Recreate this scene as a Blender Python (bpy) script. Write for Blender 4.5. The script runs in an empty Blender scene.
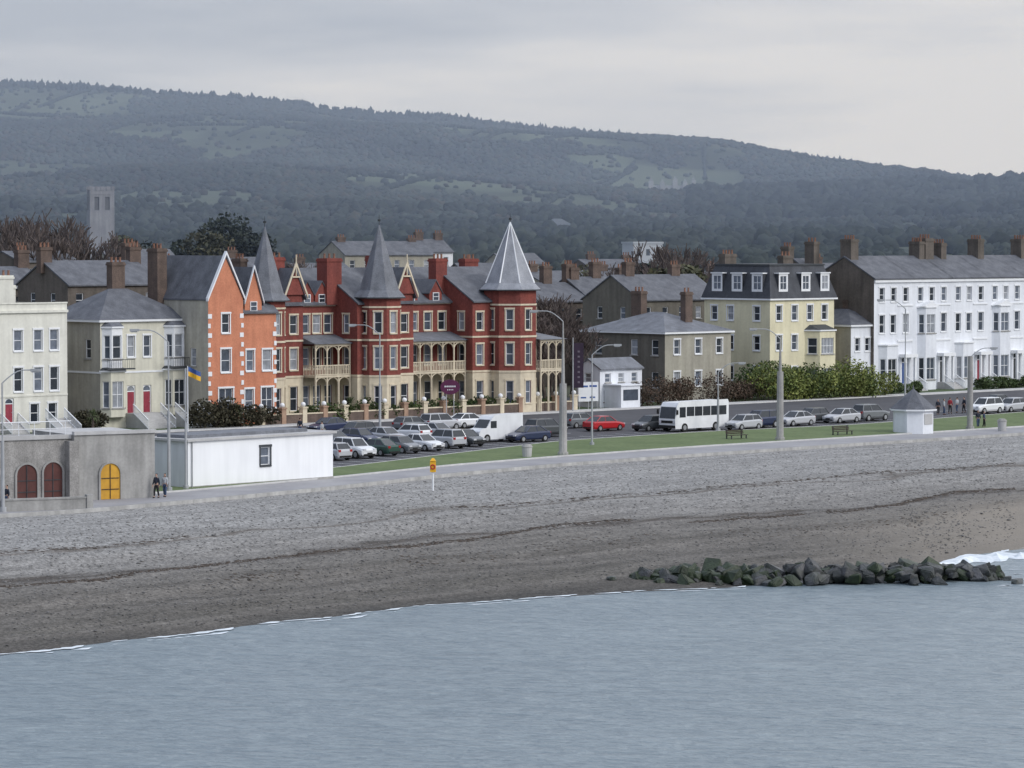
import bpy,math,random,bmesh
import numpy as np
from mathutils import Vector,Matrix,noise
random.seed(7); rng=np.random.default_rng(7)
sc=bpy.context.scene; COL=sc.collection
F=3500.;HC=19.;CY=235.
PIT=math.atan((384-CY)/F); cp,sp=math.cos(PIT),math.sin(PIT)
def ray(px,py):
    a=(px-512)/F;b=(384-py)/F
    return a,cp+b*sp,-sp+b*cp
def G(px,py,z=0.):
    r=ray(px,py);t=(z-HC)/r[2];return r[0]*t,r[1]*t
def ZY(py,d):
    r=ray(512,py);return HC+r[2]/r[1]*d
def XD(px,d): return (px-512)/F*d
TH=math.atan2(.694,.72); ux,uy=math.cos(TH),math.sin(TH); vx,vy=-uy,ux
def FS(px,off=0.):
    ax,ay=-11.8+off*vx,369+off*vy;k=(px-512)/F
    return (k*ay-ax)/(ux-uy*k)
def PS(s,off=0.): return (-11.8+off*vx+s*ux,369+off*vy+s*uy)
def FR(px,off=0.): return PS(FS(px,off),off)

# ---------------------------------------------------------------- materials
MATS={}
def pm(name,c1,c2=None,scale=1.,rough=.85,bump=0.,streak=0.,spec=.3,fine=0.,objcol=False,metal=0.,attr=False,coat=0.):
    if name in MATS:return MATS[name]
    m=bpy.data.materials.new(name);m.use_nodes=True;nt=m.node_tree;N=nt.nodes;L=nt.links
    b=N['Principled BSDF'];b.inputs['Roughness'].default_value=rough
    b.inputs['Specular IOR Level'].default_value=spec;b.inputs['Metallic'].default_value=metal
    if coat:b.inputs['Coat Weight'].default_value=coat
    c2=c2 or tuple(x*.8 for x in c1)
    geo=N.new('ShaderNodeNewGeometry')
    n=N.new('ShaderNodeTexNoise');n.inputs['Scale'].default_value=scale;n.inputs['Detail'].default_value=6
    L.new(geo.outputs['Position'],n.inputs['Vector'])
    r=N.new('ShaderNodeValToRGB');r.color_ramp.elements[0].position=.32;r.color_ramp.elements[1].position=.68
    r.color_ramp.elements[0].color=(*c2,1);r.color_ramp.elements[1].color=(*c1,1)
    L.new(n.outputs['Fac'],r.inputs['Fac']);out=r.outputs['Color']
    def mul(o,fac_sock,lo,hi=1.):
        mr=N.new('ShaderNodeMapRange');mr.inputs['From Min'].default_value=.3;mr.inputs['From Max'].default_value=.7
        mr.inputs['To Min'].default_value=lo;mr.inputs['To Max'].default_value=hi
        L.new(fac_sock,mr.inputs['Value'])
        x=N.new('ShaderNodeMix');x.data_type='RGBA';x.blend_type='MULTIPLY';x.inputs[0].default_value=1
        L.new(o,x.inputs[6]);L.new(mr.outputs['Result'],x.inputs[7]);return x.outputs[2]
    if streak:
        mp=N.new('ShaderNodeMapping');mp.inputs['Scale'].default_value=(1.6,1.6,.16)
        L.new(geo.outputs['Position'],mp.inputs['Vector'])
        s=N.new('ShaderNodeTexNoise');s.inputs['Scale'].default_value=1.;s.inputs['Detail'].default_value=5
        L.new(mp.outputs['Vector'],s.inputs['Vector']);out=mul(out,s.outputs['Fac'],1-streak,1.04)
    if fine:
        s=N.new('ShaderNodeTexNoise');s.inputs['Scale'].default_value=scale*9;s.inputs['Detail'].default_value=3
        L.new(geo.outputs['Position'],s.inputs['Vector']);out=mul(out,s.outputs['Fac'],1-fine,1+fine*.6)
    if objcol or attr:
        x=N.new('ShaderNodeMix');x.data_type='RGBA';x.blend_type='MULTIPLY';x.inputs[0].default_value=1
        if attr:
            a=N.new('ShaderNodeAttribute');a.attribute_name='Col';L.new(a.outputs['Color'],x.inputs[7])
        else:
            a=N.new('ShaderNodeObjectInfo');L.new(a.outputs['Color'],x.inputs[7])
        L.new(out,x.inputs[6]);out=x.outputs[2]
    L.new(out,b.inputs['Base Color'])
    if bump:
        bp=N.new('ShaderNodeBump');bp.inputs['Strength'].default_value=.6;bp.inputs['Distance'].default_value=bump
        nn=N.new('ShaderNodeTexNoise');nn.inputs['Scale'].default_value=scale*5;nn.inputs['Detail'].default_value=5
        L.new(geo.outputs['Position'],nn.inputs['Vector']);L.new(nn.outputs['Fac'],bp.inputs['Height'])
        L.new(bp.outputs['Normal'],b.inputs['Normal'])
    MATS[name]=m;return m
M_white=pm('white_render',(.76,.78,.81),(.69,.71,.75),.35,streak=.1,fine=.04)
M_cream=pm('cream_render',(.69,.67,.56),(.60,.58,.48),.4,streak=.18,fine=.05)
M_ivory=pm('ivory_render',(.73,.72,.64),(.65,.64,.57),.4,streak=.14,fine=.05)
M_creamside=pm('shaded_cream_render',(.48,.455,.38),(.38,.36,.31),.4,streak=.25,fine=.08)  # cream darkened for side walls: shade put into the colour, plus streak stains
M_yellow=pm('yellow_render',(.74,.69,.49),(.66,.61,.43),.4,streak=.12,fine=.05)
M_orange=pm('orange_brick',(.61,.25,.145),(.52,.205,.12),.7,streak=.14,fine=.12)
M_red=pm('red_brick',(.27,.075,.058),(.19,.056,.047),.6,streak=.22,fine=.22)
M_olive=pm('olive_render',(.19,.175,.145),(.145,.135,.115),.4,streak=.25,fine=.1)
M_beige=pm('beige_render',(.40,.38,.31),(.33,.31,.26),.4,streak=.2,fine=.08)
M_brown=pm('brown_render',(.17,.145,.125),(.12,.105,.09),.5,streak=.3,fine=.15)
M_brick=pm('brown_brick',(.165,.12,.098),(.11,.083,.07),1.,streak=.2,fine=.25)
M_slate=pm('slate',(.145,.152,.17),(.095,.10,.115),.9,rough=.65,fine=.22,streak=.2,bump=.02)
M_slated=pm('dark_slate',(.075,.08,.092),(.05,.054,.063),.9,rough=.65,fine=.22,streak=.2)
M_slatel=pm('pale_slate',(.20,.21,.235),(.14,.148,.165),.9,rough=.6,fine=.2,streak=.2)
M_silver=pm('silvery_slate',(.32,.33,.355),(.24,.25,.275),.9,rough=.5,fine=.15,streak=.2)
M_trim=pm('white_trim',(.78,.79,.80),(.72,.73,.74),2.,rough=.5)
M_creamtrim=pm('cream_trim',(.68,.60,.45),(.59,.51,.38),2.,rough=.6,streak=.15)
M_lead=pm('dark_lead',(.06,.065,.07),(.04,.045,.05),2.,rough=.6)
M_pot=pm('terracotta',(.28,.15,.10),(.2,.11,.08),3.)
M_conc=pm('concrete',(.42,.41,.39),(.32,.315,.30),.6,streak=.3,fine=.1,bump=.01)
M_concl=pm('pale_concrete',(.50,.495,.485),(.41,.405,.40),.5,streak=.1,fine=.06)
M_stone=pm('granite_wall',(.38,.365,.345),(.27,.26,.245),1.2,streak=.2,fine=.25,bump=.03)
M_asph=pm('asphalt',(.085,.085,.092),(.06,.06,.067),.3,fine=.15)
M_prom=pm('promenade_paving',(.33,.325,.33),(.26,.255,.265),.25,fine=.07)
M_black=pm('black_rubber',(.02,.02,.02),(.015,.015,.015),3.,rough=.7)
M_rim=pm('alloy',(.45,.46,.47),(.38,.39,.40),5.,rough=.35,metal=.6)
M_paint=pm('vehicle_paint',(1,1,1),(.93,.93,.93),1.2,rough=.28,spec=.5,objcol=True,coat=.3)
M_vanw=pm('white_vehicle_paint',(.78,.79,.80),(.70,.71,.72),1.,rough=.3,spec=.5,streak=.08)
M_lampg=pm('headlight_glass',(.65,.66,.68),(.5,.5,.52),9.,rough=.15,spec=.8)
M_tail=pm('tail_light',(.35,.02,.02),(.3,.02,.02),9.,rough=.2)
M_steel=pm('galvanised_steel',(.42,.43,.44),(.34,.35,.36),1.5,rough=.5,streak=.15)
M_redd=pm('red_door',(.30,.05,.07),(.25,.04,.06),2.,rough=.4)
M_blued=pm('blue_door',(.05,.10,.28),(.04,.08,.22),2.,rough=.4)
M_yeld=pm('yellow_door',(.66,.36,.04),(.55,.29,.04),2.,rough=.5,streak=.15)
M_dkred=pm('dark_red_door',(.12,.045,.038),(.09,.035,.03),2.,rough=.6,streak=.2)
M_purple=pm('purple_board',(.10,.018,.06),(.075,.014,.05),2.,rough=.5)
M_dpurple=pm('dark_banner_cloth',(.035,.02,.04),(.025,.015,.03),2.,rough=.6)
M_greyp=pm('muted_print',(.16,.14,.17),(.12,.10,.12),3.)
M_signy=pm('sign_yellow',(.80,.45,.03),(.74,.40,.03),4.,rough=.5)
M_signr=pm('sign_red',(.5,.03,.04),(.42,.03,.03),4.,rough=.5)
M_signb=pm('sign_blue',(.05,.11,.32),(.04,.09,.27),4.,rough=.5)
M_wood=pm('dark_timber',(.06,.045,.035),(.04,.03,.025),4.,rough=.7)
M_bark=pm('bark',(.10,.08,.065),(.06,.048,.04),3.)
M_twig=pm('twigs',(.12,.095,.085),(.075,.06,.055),2.)
M_leaf=pm('foliage',(1,1,1),(.6,.62,.55),1.4,rough=.7,attr=True)
M_hillleaf=pm('woodland_foliage',(1,1,1),(.66,.70,.70),.012,rough=.95,spec=.05,attr=True)
M_rock=pm('groyne_rock',(.095,.095,.098),(.026,.034,.024),1.3,rough=.5,fine=.45,bump=.07,objcol=True,spec=.4)
M_skin=pm('skin',(.45,.28,.21),(.40,.25,.19),8.,rough=.6)
M_hair=pm('hair',(.04,.03,.02),(.03,.02,.015),20.)
def glassmat():
    m=bpy.data.materials.new('window_glass');m.use_nodes=True;nt=m.node_tree;N=nt.nodes;L=nt.links
    b=N['Principled BSDF'];b.inputs['Roughness'].default_value=.12;b.inputs['Specular IOR Level'].default_value=.5
    oi=N.new('ShaderNodeObjectInfo');r=N.new('ShaderNodeValToRGB');cr=r.color_ramp;cr.interpolation='CONSTANT'
    cr.elements[0].position=0;cr.elements[0].color=(.025,.031,.04,1);cr.elements[1].position=.4;cr.elements[1].color=(.065,.078,.10,1)
    e=cr.elements.new(.65);e.color=(.13,.15,.185,1);e=cr.elements.new(.85);e.color=(.27,.285,.31,1)
    L.new(oi.outputs['Random'],r.inputs['Fac'])
    geo=N.new('ShaderNodeNewGeometry');n=N.new('ShaderNodeTexNoise');n.inputs['Scale'].default_value=1.6
    L.new(geo.outputs['Position'],n.inputs['Vector'])
    mr=N.new('ShaderNodeMapRange');mr.inputs['To Min'].default_value=.4;mr.inputs['To Max'].default_value=1.6;L.new(n.outputs['Fac'],mr.inputs['Value'])
    x=N.new('ShaderNodeMix');x.data_type='RGBA';x.blend_type='MULTIPLY';x.inputs[0].default_value=1
    L.new(r.outputs['Color'],x.inputs[6]);L.new(mr.outputs['Result'],x.inputs[7]);L.new(x.outputs[2],b.inputs['Base Color'])
    return m
M_glass=glassmat()
M_cglass=pm('vehicle_glass',(.03,.035,.04),(.02,.024,.028),3.,rough=.08,spec=.6)

# ---------------------------------------------------------------- mesh helpers
class M:
    def __init__(s): s.v=[];s.f=[];s.m=[]
    def face(s,pts,mi=0):
        i=len(s.v);s.v+= [tuple(p) for p in pts];s.f.append(tuple(range(i,i+len(pts))));s.m.append(mi)
    def faces(s,v,f,mi=0):
        i=len(s.v);s.v+=[tuple(p) for p in v]
        for q in f:s.f.append(tuple(a+i for a in q));s.m.append(mi)
    def box(s,x0,x1,y0,y1,z0,z1,mi=0):
        s.faces([(x0,y0,z0),(x1,y0,z0),(x1,y1,z0),(x0,y1,z0),(x0,y0,z1),(x1,y0,z1),(x1,y1,z1),(x0,y1,z1)],
          [(0,3,2,1),(4,5,6,7),(0,1,5,4),(1,2,6,5),(2,3,7,6),(3,0,4,7)],mi)
    def ring(s,cx,cy,r0,r1,z0,z1,n=8,mi=0,rot=None,cap=True):
        rot=math.pi/n if rot is None else rot
        a=[rot+2*math.pi*i/n for i in range(n)]
        v=[(cx+r0*math.cos(t),cy+r0*math.sin(t),z0) for t in a]
        if r1<=1e-4:
            v.append((cx,cy,z1));f=[(i,(i+1)%n,n) for i in range(n)]
            if cap:f.append(tuple(range(n))[::-1])
        else:
            v+=[(cx+r1*math.cos(t),cy+r1*math.sin(t),z1) for t in a]
            f=[(i,(i+1)%n,n+(i+1)%n,n+i) for i in range(n)]
            if cap:f+= [tuple(range(n))[::-1],tuple(range(n,2*n))]
        s.faces(v,f,mi)
    def tube(s,p0,p1,r0,r1=None,n=6,mi=0,cap=True):
        r1=r0 if r1 is None else r1
        p0=Vector(p0);p1=Vector(p1);d=(p1-p0)
        if d.length<1e-6:return
        q=d.to_track_quat('Z','Y');v=[]
        for p,r in((p0,r0),(p1,r1)):
            for i in range(n):
                t=2*math.pi*i/n;v.append(p+q@Vector((r*math.cos(t),r*math.sin(t),0)))
        f=[(i,(i+1)%n,n+(i+1)%n,n+i) for i in range(n)]
        if cap:f+=[tuple(range(n))[::-1],tuple(range(n,2*n))]
        s.faces(v,f,mi)
    def mesh(s,name,mats,smooth=False):
        me=bpy.data.meshes.new(name);me.from_pydata(s.v,[],s.f)
        for m in mats:me.materials.append(m)
        if any(s.m):me.polygons.foreach_set('material_index',s.m)
        if smooth:me.polygons.foreach_set('use_smooth',[True]*len(s.f))
        me.update();return me
    def obj(s,name,mats,parent=None,loc=(0,0,0),rz=0.,smooth=False):
        if not isinstance(mats,(list,tuple)):mats=[mats]
        return O(name,s.mesh(name,mats,smooth),parent,loc,rz)
def O(name,me,parent=None,loc=(0,0,0),rz=0.,rot=None):
    o=bpy.data.objects.new(name,me);COL.objects.link(o)
    o.location=loc;o.rotation_euler=rot or (0,0,rz)
    if parent:o.parent=parent
    return o
def boxobj(name,mat,par,*b):
    m=M();m.box(*b);return m.obj(name,mat,par)
def top(o,label,cat,group=None):
    o['label']=label;o['category']=cat
    if group:o['group']=group
    return o
def npmesh(name,V,Fc,mats,cols=None,smooth=False):
    k=Fc.shape[1];me=bpy.data.meshes.new(name);me.vertices.add(len(V));me.vertices.foreach_set('co',V.astype(np.float32).ravel())
    me.loops.add(Fc.size);me.loops.foreach_set('vertex_index',Fc.astype(np.int32).ravel())
    me.polygons.add(len(Fc));me.polygons.foreach_set('loop_start',np.arange(0,Fc.size,k,dtype=np.int32))
    if smooth:me.polygons.foreach_set('use_smooth',np.ones(len(Fc),bool))
    for m in mats:me.materials.append(m)
    if cols is not None:
        a=me.color_attributes.new('Col','FLOAT_COLOR','POINT');c=np.ones((len(V),4),np.float32);c[:,:3]=cols;a.data.foreach_set('color',c.ravel())
    me.update(calc_edges=True);me.validate();return me

# ---------------------------------------------------------------- facades and windows
def facade(m,Ox,Oy,Oz,ang,W,H,ops,mi=0,dep=.17,mr=None,split=None,mi2=0):
    c,s=math.cos(ang),math.sin(ang);mr=mi if mr is None else mr
    def P(x,z,d=0.):return (Ox+c*x-s*d,Oy+s*x+c*d,Oz+z)
    xs=sorted({0.,W}|{o[0] for o in ops}|{o[0]+o[2] for o in ops});zs={0.,H}|{o[1] for o in ops}|{o[1]+o[3] for o in ops}
    if split:zs.add(split)
    zs=sorted(zs)
    for i in range(len(xs)-1):
        for j in range(len(zs)-1):
            xm=(xs[i]+xs[i+1])/2;zm=(zs[j]+zs[j+1])/2
            if any(o[0]<xm<o[0]+o[2] and o[1]<zm<o[1]+o[3] for o in ops):continue
            m.face([P(xs[i],zs[j]),P(xs[i+1],zs[j]),P(xs[i+1],zs[j+1]),P(xs[i],zs[j+1])],mi2 if split and zm<split else mi)
    for o in ops:
        a,b,w,h=o[:4]
        for q in([(a,b),(a,b+h)],[(a+w,b),(a+w,b+h)],[(a,b),(a+w,b)],[(a,b+h),(a+w,b+h)]):
            m.face([P(*q[0]),P(*q[1]),P(*q[1],dep),P(*q[0],dep)],mr)
WC={}
def winparts(w,h,kind,sur):
    key=(round(w,2),round(h,2),kind,sur.name if sur else None)
    if key in WC:return WC[key]
    w,h=key[0],key[1];e=.004
    p=M();p.face([(-w/2,0,0),(w/2,0,0),(w/2,0,h),(-w/2,0,h)]);pane=p.mesh('window',[M_glass])
    f=M();t=.075;x0,x1=-w/2+e,w/2-e
    f.box(x0,x0+t,-.07,.03,e,h-e);f.box(x1-t,x1,-.07,.03,e,h-e);f.box(x0+t,x1-t,-.068,.03,h-e-t,h-e);f.box(x0+t,x1-t,-.068,.03,e,e+t)
    f.box(x0+t,x1-t,-.05,.02,h*.5-.03,h*.5+.03)
    if w>1.3 or kind=='c':f.box(-.03,.03,-.055,.02,e+t,h-e-t)
    if w>2.0:
        for q in(-w/4,w/4):f.box(q-.03,q+.03,-.055,.02,e+t,h-e-t)
    fr=f.mesh('frame',[M_trim])
    s=M();s.box(-w/2-.1,w/2+.1,-.27,-.1725,-.12,-.004);s.box(-w/2+e,w/2-e,-.172,-.07,-.03,.03)
    if sur:
        a=-.215;b=-.172
        s.box(-w/2-.13,-w/2-.003,a,b,0,h+.003);s.box(w/2+.003,w/2+.13,a,b,0,h+.003);s.box(-w/2-.16,w/2+.16,a-.03,b,h+.004,h+.18)
    si=s.mesh('sill',[sur or M_conc])
    WC[key]=(pane,fr,si);return WC[key]
def doorparts(w,h,mat):
    key=(round(w,2),round(h,2),mat.name)
    if key in WC:return WC[key]
    w,h=key[0],key[1];p=M();p.box(-w/2+.08,w/2-.08,-.03,.03,.004,h*.76)
    for sx in(-1,1):
        for z0,z1 in((.2,.75),(.95,h*.7)):p.box(sx*w*.2-w*.13,sx*w*.2+w*.13,-.05,-.03,z0,z1)
    d=p.mesh('door',[mat]);f=M();f.box(-w/2+.004,-w/2+.078,-.06,.03,.004,h-.004);f.box(w/2-.078,w/2-.004,-.06,.03,.004,h-.004)
    f.box(-w/2+.08,w/2-.08,-.06,.03,h*.765,h*.8);f.box(-w/2+.08,w/2-.08,-.06,.03,h-.08,h-.004)
    r=w/2-.08;cz=h-.08-r*.8
    for sx in(-1,1):
        f.face([(sx*r*math.cos(t),-.05,cz+r*.8*math.sin(t)) for t in np.linspace(0,math.pi/2,6)]+[(sx*r,-.05,h-.08)])
    g=M();g.face([(-w/2+.08,0,h*.8),(w/2-.08,0,h*.8),(w/2-.08,0,h-.08),(-w/2+.08,0,h-.08)])
    k=M();k.ring(w*.3,-.08,.035,.035,1.0,1.07,6)
    WC[key]=(d,f.mesh('frame',[M_trim]),g.mesh('fanlight',[M_glass]),k.mesh('handle',[M_rim]));return WC[key]
def addwins(par,Ox,Oy,Oz,ang,ops,dep=.17,sur=None):
    c,s=math.cos(ang),math.sin(ang)
    for o in ops:
        x=o[0]+o[2]/2;kd=o[4] if len(o)>4 else 'w'
        loc=(Ox+c*x-s*dep,Oy+s*x+c*dep,Oz+o[1])
        if isinstance(kd,str):
            a,b,q=winparts(o[2],o[3],kd,sur);w=O('window',a,par,loc,ang);O('frame',b,w);O('sill',q,w)
        else:
            a,b,g,k=doorparts(o[2],o[3],kd);w=O('door',a,par,loc,ang);O('frame',b,w);O('fanlight',g,w);O('handle',k,w)
def chimney(par,x,y,z0,z1,w=1.,d=.7,mat=None,pots=3,ax='x'):
    mat=mat or M_brick;m=M();m.box(x-w/2,x+w/2,y-d/2,y+d/2,z0,z1-.35);m.box(x-w/2-.08,x+w/2+.08,y-d/2-.08,y+d/2+.08,z1-.35,z1-.15);m.box(x-w/2-.02,x+w/2+.02,y-d/2-.02,y+d/2+.02,z1-.15,z1)
    c=m.obj('chimney',mat,par)
    for i in range(pots):
        t=(i+.5)/pots-.5;p=M();p.ring(0,0,.13,.10,0,.42,8);p.ring(0,0,.14,.14,.42,.48,8)
        p.obj('chimney_pot',M_pot,c,(x+(t*w if w>=d else 0),y+(t*d if d>w else 0),z1))
    return c
def hiproof(W,D,ze,zr,o=.35,inset=None,x0=0,y0=0):
    m=M();i=min(W,D)/2 if inset is None else inset
    a=[(x0-o,y0-o,ze),(x0+W+o,y0-o,ze),(x0+W+o,y0+D+o,ze),(x0-o,y0+D+o,ze)]
    if W>=D:r=[(x0+i,y0+D/2,zr),(x0+W-i,y0+D/2,zr)];f=[(0,1,5,4),(1,2,5),(2,3,4,5),(3,0,4)]
    else:r=[(x0+W/2,y0+i,zr),(x0+W/2,y0+D-i,zr)];f=[(0,1,4),(1,2,5,4),(2,3,5),(3,0,4,5)]
    m.faces(a+r,f+[(3,2,1,0)]);
    m.box(x0-o+.02,x0+W+o-.02,y0-o+.02,y0+D+o-.02,ze-.22,ze-.01,1)
    return m
def gableroof(W,D,ze,zr,o=.3,x0=0,y0=0,wallmi=1,t=.16,ax='x'):
    m=M()
    def tr(p):
        return p if ax=='x' else (p[1],p[0],p[2])
    if ax=='y':W,D=D,W;x0,y0=y0,x0
    h=D/2;sl=(zr-ze)/h;zo=ze-sl*o
    for sg in(0,1):
        ye=(y0-o) if sg==0 else (y0+D+o);yr=y0+h
        P=[(x0-.12,ye,zo),(x0+W+.12,ye,zo),(x0+W+.12,yr,zr),(x0-.12,yr,zr)];Q=[(a,b,c+t) for a,b,c in P]
        m.faces([tr(p) for p in P+Q],[(0,1,2,3),(7,6,5,4),(0,4,5,1),(1,5,6,2),(2,6,7,3),(3,7,4,0)],0)
    for xx in(x0+.004,x0+W-.004):m.face([tr((xx,y0,ze)),tr((xx,y0+D,ze)),tr((xx,y0+h,zr))],wallmi)
    return m
def bld(name,label,cat,px=None,off=0.,pos=None,rz=TH,group=None):
    x,y=pos if pos else FR(px,off);e=O(name,None,None,(x,y,0),rz);return top(e,label,cat,group)
def walls(b,W,D,H,front=[],left=[],mf=None,ms=None,sur=None,z0=0,x0=0,y0=0,surs='same',name='wall',split=None,mg=None):
    m=M();facade(m,x0,y0,z0,0,W,H,front,0,split=split,mi2=2);facade(m,x0,y0+D,z0,-math.pi/2,D,H,left,1,split=split,mi2=2)
    facade(m,x0+W,y0,z0,math.pi/2,D,H,[],1);facade(m,x0+W,y0+D,z0,math.pi,W,H,[],1)
    w=m.obj(name,[mf,ms or mf,mg or mf],b)
    addwins(b,x0,y0,z0,0,front,sur=sur);addwins(b,x0,y0+D,z0,-math.pi/2,left,sur=sur if surs=='same' else surs);return w
def band(b,W,D,z,h=.18,p=.1,mat=None,x0=0,y0=0,name='cornice'):
    m=M();v=[(x0-.003,y0+D),(x0-.003,y0-.003),(x0+W,y0-.003)];q=[(x0-p,y0+D),(x0-p,y0-p),(x0+W,y0-p)]
    P=[(a,b_,z) for a,b_ in v+q]+[(a,b_,z+h) for a,b_ in v+q]
    m.faces(P,[(3,4,10,9),(4,5,11,10),(0,1,4,3),(1,2,5,4),(6,9,10,7),(7,10,11,8),(0,3,9,6),(2,8,11,5)]);m.obj(name,mat or M_trim,b)
def bay(b,xc,w,z0,zt,proj,levels,mat,sur=None,cant=.6,y0=0,roof=None,pediment=False):
    m=M();wf=w-2*cant;x0=xc-w/2
    L=math.hypot(cant,proj);aL=math.atan2(-proj,cant);H=zt-z0
    o1=[(wf*.1,z-z0,wf*.8,h) for k,(z,h) in enumerate(levels)]
    o2=[(L*.18,z-z0,L*.64,h) for z,h in levels]
    facade(m,x0,y0-.0,z0,aL,L,H,o2);facade(m,x0+cant,y0-proj,z0,0,wf,H,o1);facade(m,x0+cant+wf,y0-proj,z0,-aL,L,H,o2)
    bw=m.obj('bay',mat,b)
    addwins(bw,x0,y0,z0,aL,o2,sur=None);addwins(bw,x0+cant,y0-proj,z0,0,o1,sur=None);addwins(bw,x0+cant+wf,y0-proj,z0,-aL,o2,sur=None)
    r=M();e=.15
    lo=[(x0-e,y0+.0,zt),(x0+cant-e*.5,y0-proj-e,zt),(x0+cant+wf+e*.5,y0-proj-e,zt),(x0+w+e,y0,zt)]
    hi=[(a,bb,zt+.16) for a,bb,_ in lo];r.faces(lo+hi,[(0,1,2,3),(0,1,5,4),(1,2,6,5),(2,3,7,6),(4,5,6,7)],0)
    if pediment:r.faces([(x0+.1,y0-proj-.1,zt+.16),(x0+w-.1,y0-proj-.1,zt+.16),(xc,y0-proj-.1,zt+.75),(x0+.1,y0,zt+.16),(x0+w-.1,y0,zt+.16),(xc,y0,zt+.75)],[(0,1,2),(0,2,5,3),(1,4,5,2)],0)
    elif roof:r.faces([(p[0],p[1],zt+.161) for p in lo]+[(x0+cant,y0,zt+.75),(x0+w-cant,y0,zt+.75)],[(0,1,4),(1,2,5,4),(2,3,5)],1)
    r.obj('bay_roof',[M_trim,roof or M_slate],bw);return bw
def steps(b,x,y,w,n,run=.3,rise=.17,rail=True,mat=None):
    m=M()
    for i in range(n):m.box(x-w/2,x+w/2,y-(i+1)*run,y-i*run-.002,0,(n-i)*rise)
    s=m.obj('steps',mat or M_concl,b)
    if rail:
        for sx in(-w/2,w/2):
            r=M();zt=n*rise
            r.tube((x+sx,y,zt+.95),(x+sx,y-n*run,.95),.06,n=5);r.tube((x+sx,y,zt+.1),(x+sx,y-n*run,.12),.05,n=5)
            for k in range(2*n+1):r.tube((x+sx,y-k*run/2,zt-k*rise/2),(x+sx,y-k*run/2,zt-k*rise/2+.95),.03,n=4)
            r.obj('handrail',M_trim,s)

# ================================================================ GROUND
PROM=[(0,516),(85,511),(210,500),(335,488),(450,475),(560,465),(700,455),(850,445),(1024,434)]
SHORE=[(0,655),(85,646),(210,631),(335,616),(450,604),(560,596),(700,589),(850,578),(930,570),(965,556),(1024,549)]
LAWN0=[(180,492),(335,478),(450,466),(560,457),(700,447),(850,438),(1024,427)]
LAWN1=[(180,482),(335,469),(450,455),(560,442),(700,433),(850,426),(1024,413)]
def poly(P,z=0.,n=260,extL=160,extR=420,fix=None):
    w=[G(a,b,z) for a,b in P];w=[(w[0][0]-ux*extL,w[0][1]-uy*extL)]+w+[(w[-1][0]+ux*extR,w[-1][1]+uy*extR)]
    w=np.array(w);L=np.r_[0,np.cumsum(np.hypot(*np.diff(w,axis=0).T))]
    t=np.r_[np.linspace(0,L[1],20,endpoint=False),np.linspace(L[1],L[-2],n-40,endpoint=False),np.linspace(L[-2],L[-1],20)]
    x=np.interp(t,L,w[:,0]);y=np.interp(t,L,w[:,1]);k=np.ones(9)/9
    xs=np.convolve(np.pad(x,4,'edge'),k,'valid');ys=np.convolve(np.pad(y,4,'edge'),k,'valid')
    return np.c_[np.r_[x[:24],xs[24:-24],x[-24:]],np.r_[y[:24],ys[24:-24],y[-24:]]]
WZ=-3.5
pr=poly(PROM);sh=poly(SHORE,WZ);l0=poly(LAWN0,n=200);l1=poly(LAWN1,n=200)
wig=np.array([noise.noise(Vector((p[0]*.12,p[1]*.12,3)))*1.1+noise.noise(Vector((p[0]*.5,p[1]*.5,9)))*.35 for p in sh])
sh=sh+wig[:,None]*np.array([-vx,-vy])[None,:]*.8
na=90;aa=np.linspace(0,1.35,na);prof=np.interp(aa,[0,.03,.3,.42,.5,.6,.72,.76,.86,.9,1,1.35],[-.12,-.2,-.7,-1.1,-1.65,-1.85,-2.2,-2.5,-2.85,-3.1,WZ,-5.2])
V=[];UV=[]
for i in range(len(pr)):
    for j,a in enumerate(aa):
        x,y=pr[i]+(sh[i]-pr[i])*a
        n1=noise.noise(Vector((x*.07,y*.07,0)))*.18+noise.noise(Vector((x*.35,y*.35,5)))*.08+noise.noise(Vector((x*1.6,y*1.6,5)))*.03
        V.append((x,y,prof[j]+n1*min(1,a*6)*(1 if a<.9 else .35)));UV.append((a,i))
V=np.array(V);n_=len(pr)
I=(np.arange(n_-1)[:,None]*na+np.arange(na-1)[None,:]).ravel();Fc=np.c_[I,I+1,I+na+1,I+na]
cols=np.zeros((len(V),3));cols[:,0]=[u[0] for u in UV]
m=bpy.data.materials.new('shingle');m.use_nodes=True;nt=m.node_tree;N=nt.nodes;L=nt.links;b=N['Principled BSDF']
b.inputs['Roughness'].default_value=.9;b.inputs['Specular IOR Level'].default_value=.2
at=N.new('ShaderNodeAttribute');at.attribute_name='Col';sx=N.new('ShaderNodeSeparateXYZ');L.new(at.outputs['Vector'],sx.inputs[0])
geo=N.new('ShaderNodeNewGeometry')
def nz(scale,det=5,mapsc=None,ang=0):
    n=N.new('ShaderNodeTexNoise');n.inputs['Scale'].default_value=scale;n.inputs['Detail'].default_value=det
    if mapsc:
        mp=N.new('ShaderNodeMapping');mp.vector_type='TEXTURE';mp.inputs['Rotation'].default_value=(0,0,ang);mp.inputs['Scale'].default_value=mapsc
        L.new(geo.outputs['Position'],mp.inputs['Vector']);L.new(mp.outputs['Vector'],n.inputs['Vector'])
    else:L.new(geo.outputs['Position'],n.inputs['Vector'])
    return n.outputs['Fac']
def ma(op,a,b_,clamp=False):
    q=N.new('ShaderNodeMath');q.operation=op;q.use_clamp=clamp
    for i,v in enumerate((a,b_)):
        if isinstance(v,(int,float)):q.inputs[i].default_value=v
        else:L.new(v,q.inputs[i])
    return q.outputs[0]
big=nz(1.,6,(16,3.5,4),TH)
acr=ma('ADD',sx.outputs['X'],ma('MULTIPLY',ma('SUBTRACT',big,.5),.19))
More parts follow.
